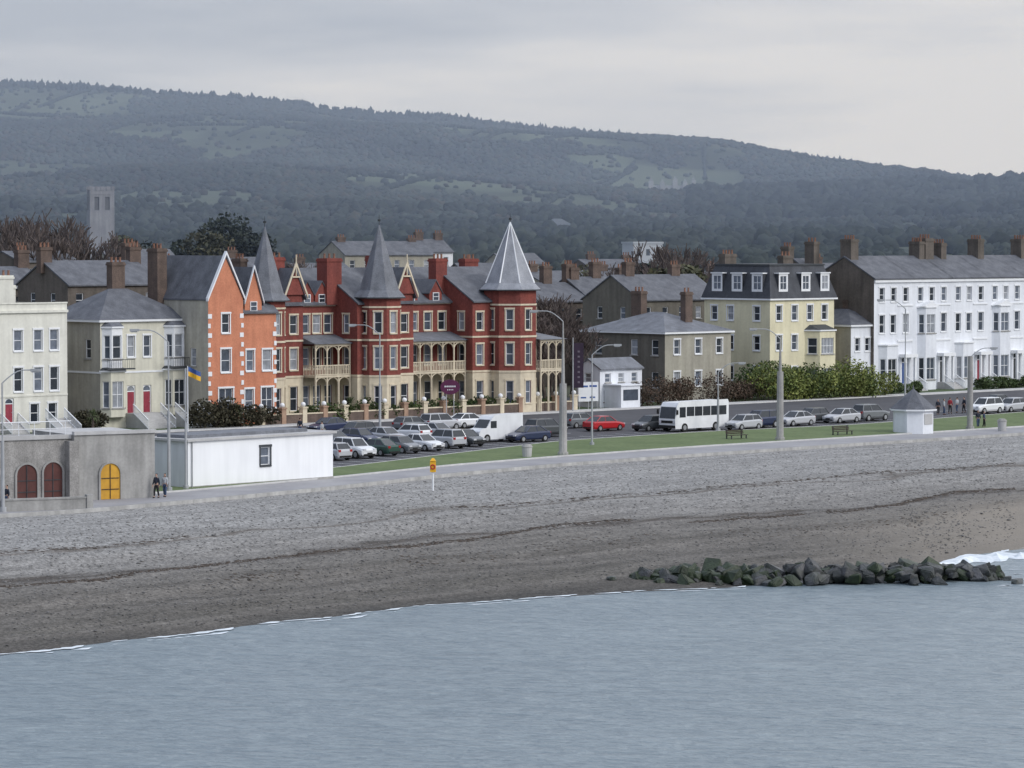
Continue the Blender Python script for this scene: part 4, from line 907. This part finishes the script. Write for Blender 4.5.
arch(L2(25),1.55,2.7,M_dkred,M_conc);arch(L2(51),1.45,2.8,M_dkred,M_conc);arch(L2(-12),1.6,2.7,M_dkred,M_conc);arch(L2(106),1.55,2.6,M_yeld,M_conc,y=-.52)
boxobj('buttress',M_stone,e,xq-.5,xq+.25,-.8,-.003,0,H1-.3)
m=M()
for x in np.arange(0,xq,1.2):m.tube((x,.05,H1+.15),(x,.05,H1+1.1),.03,n=4)
m.tube((0,.05,H1+1.1),(xq,.05,H1+1.1),.035,n=4);m.tube((0,.05,H1+.6),(xq,.05,H1+.6),.025,n=4);m.obj('railing',M_trim,e)
x0_,y0_=G(-60,514);x1_,y1_=G(88,509);e=top(O('low_promenade_wall',None,None,(x0_,y0_,0),math.atan2(y1_-y0_,x1_-x0_)),'low grey concrete wall with coping on the promenade','wall');Wl=math.hypot(x1_-x0_,y1_-y0_)
m=M();m.box(0,Wl,0,.3,0,.75);m.box(-.05,Wl+.05,-.06,.36,.75,.87);m.box(Wl-.1,Wl+.35,-.1,.4,0,1.0);m.obj('wall',M_conc,e)
x0_,y0_=G(188,489);x1_,y1_=G(333,478.5);an=math.atan2(y1_-y0_,x1_-x0_);W=math.hypot(x1_-x0_,y1_-y0_);D=4.6;H=3.55
e=top(O('white_shelter_building',None,None,(x0_,y0_,0),an),'long low white flat-roofed seafront building with a small window','building')
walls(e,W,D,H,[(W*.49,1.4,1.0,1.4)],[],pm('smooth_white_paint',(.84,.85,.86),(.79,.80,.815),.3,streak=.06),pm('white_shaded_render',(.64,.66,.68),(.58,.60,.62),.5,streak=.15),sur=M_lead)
m=M();m.box(-.25,W+.2,-.25,D+.2,H,H+.18);m.box(.5,W-2,.8,D-.6,H+.18,H+.42,1);m.obj('roof',[M_concl,M_slatel],e)
boxobj('plinth',M_conc,e,-.02,W+.02,-.05,-.003,0,.18)
m=M();m.tube((.35,-.1,0),(.35,-.1,H),.05);m.obj('downpipe',M_steel,e)

# ================================================================ STREET FURNITURE
def lamp(px,py,ytop,lab,arm=-1,thick=.28,split=.5,head=True):
    x,y=G(px,py);h=ZY(ytop,y);e=top(O('street_lamp',None,None,(x,y,0)),lab,'street lamp','seafront street lamps')
    m=M();m.tube((0,0,-.1),(0,0,h*split),thick,thick*.85,10);m.tube((0,0,h*split),(0,0,h-.9),thick*.45,.06,8);m.ring(0,0,thick+.12,thick+.12,0,.35,10);m.obj('column',M_conc if thick>.2 else M_steel,e)
    if head:
        m=M();pts=[Vector((arm*1.0*t*2.4,0,h-.9+.9*math.sin(min(1,t*1.6)*math.pi/2))) for t in np.linspace(0,1,8)]
        for a,b_ in zip(pts[:-1],pts[1:]):m.tube(a,b_,.05,.045,6)
        m.obj('arm',M_steel,e);q=pts[-1];m=M();m.box(q.x-.45,q.x+.25,-.16,.16,q.z-.1,q.z+.08);m.box(q.x-.38,q.x+.1,-.12,.12,q.z-.17,q.z-.103);m.obj('lamp_head',M_steel,e)
lb='tall pale concrete lamp column with curved steel arm';ls='slim grey steel street lamp with outreach arm'
lamp(563,456,311,lb,thick=.36);lamp(780,441,329,lb,-1,.34,.62);lamp(970,430,348,lb,1,.30,.9);lamp(380,442,325,ls,-1,.13);lamp(169,492,330,ls,-1,.13);lamp(186,490,356,ls,1,.10,head=False);lamp(718,432,363,ls,1,.12);lamp(592,446,345,ls,1,.09);lamp(3,512,370,ls,1,.13);lamp(905,425,300,ls,-1,.10)
x,y=G(433,488);e=top(O('lifebuoy_station',None,None,(x,y,0)),'orange lifebuoy housing on a white post at the beach edge','lifebuoy')
m=M();m.tube((0,0,-.2),(0,0,1.4),.07,n=8);m.obj('post',M_trim,e);m=M();m.box(-.22,.22,-.12,.1,1.2,2.05);m.ring(0,0,.3,.1,2.05,2.25,4,rot=math.pi/4);m.obj('housing',M_signy,e)
m=M()
for i in range(14):
    a=2*math.pi*i/14;b_=2*math.pi*(i+1)/14;m.tube((.16*math.cos(a),-.16,1.6+.16*math.sin(a)),(.16*math.cos(b_),-.16,1.6+.16*math.sin(b_)),.045,n=5)
m.obj('lifebuoy',M_signr,e)
for px,py in((527,458),(1002,431)):
    x,y=G(px,py);e=top(O('litter_bin',None,None,(x,y,0)),'round pale concrete litter bin on the promenade','litter bin','promenade bins')
    m=M();m.ring(0,0,.38,.45,0,.95,14);m.obj('bin_body',M_concl,e);m=M();m.ring(0,0,.5,.42,.95,1.1,14);m.ring(0,0,.36,.3,1.1,1.2,14);m.obj('lid',M_conc,e)
for px,py in((737,440),(843,436)):
    x,y=G(px,py);e=top(O('park_bench',None,None,(x,y,.0),TH),'dark timber park bench on the lawn edge','bench','promenade benches');Lb=2.4
    m=M()
    for k in range(4):m.box(-Lb/2,Lb/2,-.3+k*.14,-.19+k*.14,.44,.48)
    m.obj('seat',M_wood,e);m=M()
    for k in range(3):m.box(-Lb/2,Lb/2,.28+k*.03,.32+k*.03,.56+k*.14,.66+k*.14)
    m.obj('backrest',M_wood,e)
    for s in(-1,1):
        m=M();m.box(s*Lb*.42-.05,s*Lb*.42+.05,-.28,-.2,0,.436);m.box(s*Lb*.42-.05,s*Lb*.42+.05,.33,.42,0,.98);m.obj('leg',M_lead,e)
x,y=G(915,434);e=top(O('promenade_kiosk',None,None,(x,y+1.6,0),TH),'small octagonal white kiosk with grey pyramid roof','kiosk')
m=M();R=2.0;side=2*R*math.sin(math.pi/8)
for i in range(8):
    th=-math.pi/8-math.pi/2+i*math.pi/4;a=(R*math.cos(th),R*math.sin(th));c=(R*math.cos(th+math.pi/4),R*math.sin(th+math.pi/4));an=math.atan2(c[1]-a[1],c[0]-a[0]);facade(m,a[0],a[1],0,an,side,2.35,[])
m.obj('wall',M_white,e);m=M();m.ring(0,0,R+.35,.12,2.35,4.2,8);m.ring(0,0,R+.36,R+.36,2.2,2.345,8,1);m.ring(0,0,.12,0,4.2,4.7,6);m.obj('roof',[M_slate,M_trim],e)
boxobj('shutter',M_concl,e,-.6,.6,-R*.95,-R*.925,.9,1.9)
x,y=G(188,470);e=top(O('flagpole',None,None,(x,y,0)),'white flagpole with a blue and yellow flag','flagpole');h=ZY(366,y);m=M();m.tube((0,0,0),(0,0,h),.06,.035,8);m.obj('pole',M_trim,e)
m=M();f=lambda t:(.05+t*1.0,.12*math.sin(t*7),-.45*t)
for i in range(6):
    for k,(za,zb_) in enumerate(((h-.8,h-.42),(h-.42,h-.05))):
        a=f(i/6);c=f((i+1)/6);m.face([(a[0],a[1],za+a[2]),(c[0],c[1],za+c[2]),(c[0],c[1],zb_+c[2]),(a[0],a[1],zb_+a[2])],k)
m.obj('flag',[M_signy,M_signb],e)

# ================================================================ VEHICLES
def loft(m,st,mi=0):
    rings=[]
    for x,zb,zs,w in st:
        rings.append([(x,-w*.9,zb),(x,-w,zb+.18),(x,-w,zs-.14),(x,-w*.9,zs),(x,w*.9,zs),(x,w,zs-.14),(x,w,zb+.18),(x,w*.9,zb)])
    v=[p for r in rings for p in r];f=[]
    for i in range(len(rings)-1):
        for k in range(8):f.append((i*8+k,i*8+(k+1)%8,(i+1)*8+(k+1)%8,(i+1)*8+k))
    f+= [tuple(range(8)),tuple(range(len(v)-8,len(v)))];m.faces(v,f,mi)
def cartemplate(kind):
    P={}
    if kind=='hatch':st=[(-1.95,.38,.62,.66),(-1.88,.24,.72,.76),(-1.2,.2,.90,.83),(-.8,.2,.95,.84),(1.4,.2,1.0,.84),(1.85,.24,.98,.80),(1.95,.4,.8,.72)];gh=(-.95,1.85,-.35,1.45,1.46);ax=(-1.2,1.25)
    elif kind=='saloon':st=[(-2.2,.38,.6,.68),(-2.12,.24,.7,.78),(-1.4,.2,.86,.86),(-.85,.2,.92,.87),(1.3,.2,.96,.87),(2.1,.24,.95,.82),(2.2,.4,.82,.74)];gh=(-.95,1.75,-.25,1.0,1.42);ax=(-1.35,1.35)
    else:st=[(-2.15,.45,.75,.7),(-2.08,.32,.85,.82),(-1.4,.3,1.02,.88),(-.9,.3,1.06,.89),(1.7,.3,1.1,.89),(2.1,.32,1.08,.86),(2.18,.45,.9,.78)];gh=(-1.0,2.1,-.4,1.8,1.68);ax=(-1.32,1.35)
    m=M();loft(m,st);x0,x3,x1,x2,zt=gh;zb=.94 if kind!='suv' else 1.05;wb,wt=.76,.58
    top_=[(x1,-wt,zt),(x2,-wt,zt),(x2,wt,zt),(x1,wt,zt)];bot=[(x0,-wb,zb),(x3,-wb,zb),(x3,wb,zb),(x0,wb,zb)]
    m.faces([(x1-.06,-wt-.03,zt-.04),(x2+.06,-wt-.03,zt-.04),(x2+.06,wt+.03,zt-.04),(x1-.06,wt+.03,zt-.04),(x1+.15,-wt+.1,zt+.04),(x2-.12,-wt+.1,zt+.04),(x2-.12,wt-.1,zt+.04),(x1+.15,wt-.1,zt+.04)],[(0,1,2,3),(4,5,6,7),(0,1,5,4),(1,2,6,5),(2,3,7,6),(3,0,4,7)])
    for a,c in zip(bot,top_):m.tube(a,c,.05,.045,4)
    xm=(x0+x3)/2+.1
    for s in(-1,1):m.tube((xm,s*wb,zb),((x1+x2)/2+.1,s*(wt),zt),.045,.04,4)
    P['body']=m.mesh('body',[M_paint],False)
    g=M();g.faces(bot+top_,[(0,1,5,4),(1,2,6,5),(2,3,7,6),(3,0,4,7)]);P['windows']=g.mesh('window',[M_cglass])
    r=.31 if kind!='suv' else .36;W=st[3][3]
    ty=M();ty.tube((0,-.1,0),(0,.1,0),r,n=16);P['tyre']=ty.mesh('tyre',[M_black],False);ri=M();ri.tube((0,-.115,0),(0,.115,0),r*.6,n=12);P['rim']=ri.mesh('rim',[M_rim])
    P['ax']=[(a,s*(W-.08),r) for a in ax for s in(-1,1)]
    hl=M();hl.box(-.09,.09,-.16,.16,-.07,.07);P['hl']=hl.mesh('headlight',[M_lampg]);tl=M();tl.box(-.05,.05,-.12,.12,-.1,.1);P['tl']=tl.mesh('tail_light',[M_tail])
    zl=st[1][2]-.05;P['hlp']=[(st[1][0]-.02,s*.55,zl) for s in(-1,1)];P['tlp']=[(st[-2][0]+.06,s*.62,st[-2][2]-.14) for s in(-1,1)]
    bp=M();bp.box(st[0][0]-.06,st[0][0]+.1,-.6,.6,.3,.42);bp.box(st[-1][0]-.1,st[-1][0]+.05,-.6,.6,.3,.44);bp.box(st[0][0]-.065,st[0][0]-.03,-.26,.26,.44,.54);bp.box(st[1][0]+.4,st[-2][0]-.4,-W-.006,W+.006,.2,.27);P['bp']=bp.mesh('bumper',[M_black])
    return P
CT={k:cartemplate(k) for k in('hatch','saloon','suv')}
def car(x,y,h,kind,col,lab,grp,z=.01):
    P=CT[kind];e=top(O('parked_car',None,None,(x,y,z),h),lab,'car',grp)
    bd=O('body',P['body'],e);bd.color=(*col,1);O('window',P['windows'],e)
    for p in P['ax']:w=O('wheel',None,e,p);O('tyre',P['tyre'],w);O('rim',P['rim'],w)
    for p in P['hlp']:O('headlight',P['hl'],e,p)
    for p in P['tlp']:O('tail_light',P['tl'],e,p)
    O('bumper',P['bp'],e)
SIL=(.45,.46,.48);WHT=(.75,.76,.77);BLK=(.02,.02,.025);NAV=(.02,.03,.075);RED=(.42,.02,.025);GRN=(.02,.06,.045);GRY=(.16,.17,.18);DGR=(.06,.065,.07)
nm={SIL:'silver',WHT:'white',BLK:'black',NAV:'dark blue',RED:'red',GRN:'dark green',GRY:'grey',DGR:'charcoal'}
kn={'hatch':'hatchback','saloon':'saloon car','suv':'tall estate car'}
SEA=TH+math.pi/2;ALO=TH
lst=[(348,461,'hatch',SIL),(371,459,'suv',WHT),(394,456.5,'saloon',GRN),(417,454,'hatch',GRY),(439,451.5,'saloon',WHT),(461,449,'suv',SIL),(482,447,'hatch',DGR),
(350,448,'saloon',GRY),(376,446,'hatch',NAV),(402,444,'saloon',SIL),(428,441,'hatch',WHT),(453,439,'saloon',SIL)]
for px,py,k,c in lst:
    x,y=G(px,py);car(x+vx*2.2,y+vy*2.2,SEA+random.uniform(-.06,.06)+(math.pi if random.random()<.3 else 0),k,c,f'{nm[c]} {kn[k]} parked nose-in beside the lawn','cars parked beside the lawn')
lst=[(328,433,'saloon',NAV),(356,438,'hatch',DGR),(528,442,'saloon',NAV),(546,437,'suv',DGR),(604,431,'saloon',RED),(651,431,'hatch',DGR),(744,430,'hatch',SIL),(760,428,'suv',NAV),(796,426,'saloon',SIL),(812,423,'hatch',DGR),(842,423,'saloon',SIL),(871,421,'suv',GRY),(986,414,'suv',WHT),(1012,412,'hatch',SIL),(412,432,'hatch',GRY),(440,431,'suv',SIL),(1000,408,'saloon',DGR),(580,428,'hatch',GRY),(468,428,'saloon',WHT)]
for px,py,k,c in lst:
    x,y=G(px,py);car(x,y+.5,ALO+random.uniform(-.04,.04)+(math.pi if random.random()<.4 else 0),k,c,f'{nm[c]} {kn[k]} parked along the seafront road','cars parked along the seafront road')
def bigveh(px,py,name,lab,cat,Wd,prof,wins,rz=ALO,wr=.38,axl=None):
    x,y=G(px,py);e=top(O(name,None,None,(x,y+.8,.01),rz),lab,cat);m=M();w=Wd/2;n=len(prof)
    v=[(a,-w,z) for a,z in prof]+[(a,w,z) for a,z in prof];m.faces(v,[tuple(range(n)),tuple(range(n,2*n))]+[(i,(i+1)%n,n+(i+1)%n,n+i) for i in range(n)]);bo=m.obj('body',M_vanw,e)
    bo.modifiers.new('b','BEVEL').width=.09;bo.modifiers['b'].segments=2
    for(a0,a1,z0,z1) in wins:
        for s in(-1,1):boxobj('window',M_cglass,e,a0,a1,s*w-.012,s*w+.012,z0,z1)
    for a in axl:
        for s in(-1,1):
            wh=O('wheel',None,e,(a,s*(w-.1),wr));q=M();q.tube((0,-.14,0),(0,.14,0),wr,n=18);q.obj('tyre',M_black,wh);q=M();q.tube((0,-.155,0),(0,.155,0),wr*.55,n=12);q.obj('rim',M_rim,wh)
    return e,w
e,w=bigveh(494,442,'white_van','white panel van parked among cars','van',1.95,[(-2.7,.35),(-2.72,.8),(-2.5,1.15),(-1.75,1.3),(-1.15,2.1),(-.8,2.4),(2.65,2.5),(2.7,.35)],[(-1.35,-.6,1.3,1.95)],axl=(-1.8,1.7))
q=M();q.faces([(-1.80,-.82,1.3),(-1.80,.82,1.3),(-1.20,.74,2.06),(-1.20,-.74,2.06)],[(0,1,2,3)]);q.obj('windscreen',M_cglass,e)
for s in(-1,1):boxobj('headlight',M_lampg,e,-2.76,-2.55,s*.72-.15,s*.72+.15,.75,1.0)
boxobj('bumper',M_black,e,-2.78,-2.68,-.9,.9,.35,.6)
e,w=bigveh(694,431,'white_minibus','white minibus with large dark side windows','minibus',2.3,[(-3.7,.4),(-3.74,1.2),(-3.5,2.45),(-3.2,2.85),(3.6,2.9),(3.7,2.7),(3.7,.4)],[(-3.2,-2.35,1.4,2.4)]+[(-2.2+i*1.15,-1.15+i*1.15,1.5,2.4) for i in range(5)],axl=(-2.5,1.9),wr=.42)
q=M();q.faces([(-3.745,-1.02,1.3),(-3.745,1.02,1.3),(-3.535,.98,2.4),(-3.535,-.98,2.4)],[(0,1,2,3)]);q.obj('windscreen',M_cglass,e)
boxobj('bumper',M_black,e,-3.8,-3.7,-1.1,1.1,.4,.65);boxobj('grille',M_black,e,-3.775,-3.742,-.75,.75,.85,1.1)
for s in(-1,1):
    boxobj('headlight',M_lampg,e,-3.78,-3.7,s*.92-.14,s*.92+.14,.85,1.1)
    q=M();q.box(-3.75,-3.6,s*1.3-.08,s*1.3+.08,1.7,2.15);q.tube((-3.65,s*1.15,2.2),(-3.65,s*1.3,2.1),.02);q.obj('mirror',M_black,e)

# ================================================================ ROCK GROYNE
def rockmesh(seed):
    r=np.random.default_rng(seed);bm=bmesh.new()
    sc_=np.array([r.uniform(.9,1.4),r.uniform(.7,1.0),r.uniform(.5,.85)])
    for sx_ in(-1,1):
        for sy_ in(-1,1):
            for sz_ in(-1,1):bm.verts.new(tuple(np.array([sx_,sy_,sz_])*sc_*r.uniform(.5,.95,3)))
    for _ in range(9):
        d=r.normal(size=3);d/=np.linalg.norm(d);bm.verts.new(tuple(d*sc_*r.uniform(.95,1.12)))
    bmesh.ops.convex_hull(bm,input=bm.verts[:]);
    for v in [v for v in bm.verts if not v.link_faces]:bm.verts.remove(v)
    bmesh.ops.bevel(bm,geom=bm.edges[:],offset=.13,segments=2,affect='EDGES',clamp_overlap=True)
    me=bpy.data.meshes.new('groyne_rock');bm.to_mesh(me);bm.free();me.materials.append(M_rock);return me
RM=[rockmesh(i) for i in range(14)]
for i in range(295):
    t=rng.uniform(0,1);x=8.0+t*24.0;yc=np.interp(t,[0,.25,.6,1],[226.4,226.3,226.0,228.3])
    w=np.interp(t,[0,.1,.8,1],[1.2,2.4,2.5,1.2]);h=np.interp(t,[0,.12,.3,.5,.6,.85,1],[.3,.7,.8,1.1,.85,.9,.15])
    oy=rng.normal(0,.45);oy=max(-1,min(1,oy));s=rng.uniform(.28,.55) if rng.random()<.72 else rng.uniform(.6,.85)
    z=WZ+max(0,(1-abs(oy)**1.5)*h*rng.uniform(.3,1.))+.06
    o=O('groyne_rock',RM[i%14],None,(x,yc+oy*w,z),rot=(rng.uniform(-.7,.7),rng.uniform(-.7,.7),rng.uniform(0,6.28)));o.scale=(s*rng.uniform(.8,1.25),s,s*rng.uniform(.75,1.1))
    green=rng.random()<.6*(1-t)+.15
    if green:g=(.34,.52,.22)
    else:q=.68+rng.uniform(-.3,.5);g=(q,q,q*1.04)
    o.color=(*g,1);top(o,'dark wet boulder coated in green weed' if green else 'dark grey angular boulder at the water edge','rock','boulders of the rock groyne')
for i,(px,py) in enumerate([(605,572),(612,580),(622,570),(1008,576),(1017,579)]):
    x,y=G(px,py,-3.2);o=O('groyne_rock',RM[i],None,(x,y,-3.1 if px<700 else -3.4),i);o.scale=(.35,.35,.3);o.color=(1.4,1.4,1.4,1);top(o,'small grey stone lying near the water edge','rock','boulders of the rock groyne')

# ================================================================ PEOPLE
def skin(name,verts,edges,mat,par,roots=(0,),sub=1):
    me=bpy.data.meshes.new(name);me.from_pydata([v[:3] for v in verts],edges,[]);me.materials.append(mat);o=O(name,me,par)
    md=o.modifiers.new('skin','SKIN');md.use_smooth_shade=True;lay=me.skin_vertices[0]
    for i,v in enumerate(verts):lay.data[i].radius=(v[3],v[3]);lay.data[i].use_root=(i in roots)
    s=o.modifiers.new('s','SUBSURF');s.levels=sub;s.render_levels=sub;return o
def person(x,y,h,rz,jac,trou,lab,stride=.12,arm=.08,grp=None,z=0.01):
    k=h/1.75;e=top(O('person',None,None,(x,y,z),rz),lab,'person',grp);e.scale=(k,)*3
    st=stride
    B=[(0,0,.95,.12),(0,0,1.12,.115),(0,0,1.32,.14),(0,.01,1.46,.06),(0,-.01,1.55,.06),(0,-.02,1.64,.09),(0,-.01,1.71,.07)]
    E=[(0,1),(1,2),(2,3),(3,4),(4,5),(5,6)];R=[0]
    def add(v,fr=None):
        B.append(v)
        if fr is not None:E.append((fr,len(B)-1))
        return len(B)-1
    J=[(0,0,.92,.15),(0,0,1.12,.145),(0,0,1.32,.165),(0,.01,1.45,.08)];JE=[(0,1),(1,2),(2,3)];T=[(0,0,1.0,.13),(0,0,.9,.13)];TE=[(0,1)]
    for s in(-1,1):
        sw=s*arm
        a=add((s*.16,0,1.41,.06),2);b_=add((s*.21,.02+sw*.3,1.14,.045),a);c=add((s*.22,-.07+sw,.90,.03),b_);add((s*.22,-.09+sw*1.1,.84,.03),c)
        J.append((s*.17,0,1.40,.075));JE.append((2,len(J)-1));J.append((s*.22,.02+sw*.3,1.14,.062));JE.append((len(J)-2,len(J)-1));J.append((s*.23,-.065+sw,.92,.048));JE.append((len(J)-2,len(J)-1))
        p=Vector((s*.22,-.09+sw*1.1,.83))
        for f_ in range(5):
            oy=(-.03+.02*f_);L_=(.055,.075,.085,.078,.06)[f_]
            i0=add((p.x,p.y+oy*.6,p.z,.009));R.append(i0);i1=add((p.x-s*.005,p.y+oy-(.03 if f_==0 else 0),p.z-L_*.55,.009),i0);add((p.x-s*.02,p.y+oy-(.03 if f_==0 else .008),p.z-L_,.008),i1)
        a=add((s*.09,0,.88,.09),0);kn_=add((s*.095,-.04+s*st*.5,.5,.06),a);an_=add((s*.1,.02+s*st,.09,.04),kn_);add((s*.1,-.15+s*st,.045,.04),an_)
        T.append((s*.095,0,.84,.105));TE.append((1,len(T)-1));T.append((s*.098,-.04+s*st*.5,.5,.08));TE.append((len(T)-2,len(T)-1));T.append((s*.1,.02+s*st,.12,.062));TE.append((len(T)-2,len(T)-1))
        skin('shoe',[(s*.1,.05+s*st,.055,.05),(s*.1,-.06+s*st,.05,.052),(s*.1,-.16+s*st,.045,.042)],[(0,1),(1,2)],M_black,e)
    nz_=add((0,-.10,1.63,.014));R.append(nz_);add((0,-.125,1.615,.012),nz_)
    skin('body',B,E,M_skin,e,R);skin('jacket',J,JE,jac,e);skin('trousers',T,TE,trou,e)
    skin('hair',[(0,.035,1.60,.075),(0,.02,1.68,.092),(0,-.0,1.735,.075)],[(0,1),(1,2)],M_hair,e)
mj=pm('dark_jacket',(.03,.035,.05),(.02,.025,.04),6.);mb=pm('blue_denim',(.06,.09,.16),(.045,.07,.12),6.);mg=pm('pale_jacket',(.42,.44,.46),(.36,.38,.4),6.);mk_=pm('black_cloth',(.025,.025,.028),(.02,.02,.022),6.);mr_=pm('red_jacket',(.35,.04,.05),(.3,.03,.04),6.)
x,y=G(156.5,498);person(x,y,1.78,-.5,mj,mk_,'person in dark jacket and trousers walking on the promenade',.14,.08)
x,y=G(165,497);person(x,y,1.72,-.3,mg,mb,'person in pale jacket and blue jeans walking on the promenade',-.12,-.07)
for i,(px,py,jc,lab) in enumerate([(938,415,mj,'dark jacket'),(944,415,mg,'pale jacket'),(950,414,mr_,'red jacket'),(957,413,mg,'pale jacket'),(964,413,mj,'dark jacket'),(978,428,mj,'dark jacket'),(984,428,mb,'blue jacket'),(300,436,mj,'dark jacket'),(322,440,mg,'pale jacket'),(7,509,mj,'dark jacket')]):
    x,y=G(px,py);person(x,y,1.68+.04*(i%3),i*1.3,jc,mb if i%2 else mk_,f'person in {lab} strolling along the seafront',.1,.06,'people strolling on the seafront')

# ================================================================ WORLD, LIGHT, CAMERA
w=bpy.data.worlds.new('World');sc.world=w;w.use_nodes=True;nt=w.node_tree;N=nt.nodes;L=nt.links;N.clear()
sun=Vector((.74,-.42,.52)).normalized()
sky=N.new('ShaderNodeTexSky');sky.sky_type='NISHITA';sky.sun_disc=False;sky.sun_elevation=math.asin(sun.z);sky.sun_rotation=math.atan2(sun.x,sun.y)
b1=N.new('ShaderNodeBackground');b1.inputs['Strength'].default_value=.1;L.new(sky.outputs[0],b1.inputs[0])
tc=N.new('ShaderNodeTexCoord');mp=N.new('ShaderNodeMapping');mp.inputs['Scale'].default_value=(6,6,46);mp.inputs['Rotation'].default_value=(0,.10,0);L.new(tc.outputs['Generated'],mp.inputs['Vector'])
nn=N.new('ShaderNodeTexNoise');nn.inputs['Scale'].default_value=1.3;nn.inputs['Detail'].default_value=6;nn.inputs['Roughness'].default_value=.55;L.new(mp.outputs[0],nn.inputs['Vector'])
sx=N.new('ShaderNodeSeparateXYZ');L.new(tc.outputs['Generated'],sx.inputs[0])
v=ma('ADD',ma('MULTIPLY',sx.outputs['X'],3.0),ma('MULTIPLY',ma('SUBTRACT',nn.outputs['Fac'],.5),1.9))
lowz=ma('MULTIPLY',ma('MINIMUM',ma('MAXIMUM',sx.outputs['Z'],0),.08),-8.0)
v=ma('ADD',ma('ADD',v,lowz),.98,True)
r=N.new('ShaderNodeValToRGB');cr=r.color_ramp;cr.elements[0].color=(.43,.49,.62,1);cr.elements[1].color=(.90,.94,1.04,1);e=cr.elements.new(.5);e.color=(.65,.71,.85,1);L.new(v,r.inputs['Fac'])
zz=ma('ADD',ma('MULTIPLY',ma('MAXIMUM',sx.outputs['Z'],0),.65),1.0)
b2=N.new('ShaderNodeBackground');L.new(r.outputs[0],b2.inputs[0]);L.new(zz,b2.inputs[1])
mx=N.new('ShaderNodeMixShader');mx.inputs[0].default_value=.94;L.new(b1.outputs[0],mx.inputs[1]);L.new(b2.outputs[0],mx.inputs[2])
out=N.new('ShaderNodeOutputWorld');L.new(mx.outputs[0],out.inputs[0])
ld=bpy.data.lights.new('sun','SUN');ld.energy=1.45;ld.angle=math.radians(20);ld.color=(1,.97,.93);lo=bpy.data.objects.new('sun',ld);COL.objects.link(lo);lo.rotation_euler=sun.to_track_quat('Z','Y').to_euler()
cd=bpy.data.cameras.new('camera');cam=bpy.data.objects.new('camera',cd);COL.objects.link(cam);cd.sensor_width=36;cd.lens=F/1024*36;cd.clip_start=1;cd.clip_end=20000
cam.location=(0,0,HC);cam.rotation_euler=(math.pi/2-PIT,0,0);sc.camera=cam
sc.view_settings.view_transform='Standard';sc.view_settings.look='None';sc.view_settings.exposure=0
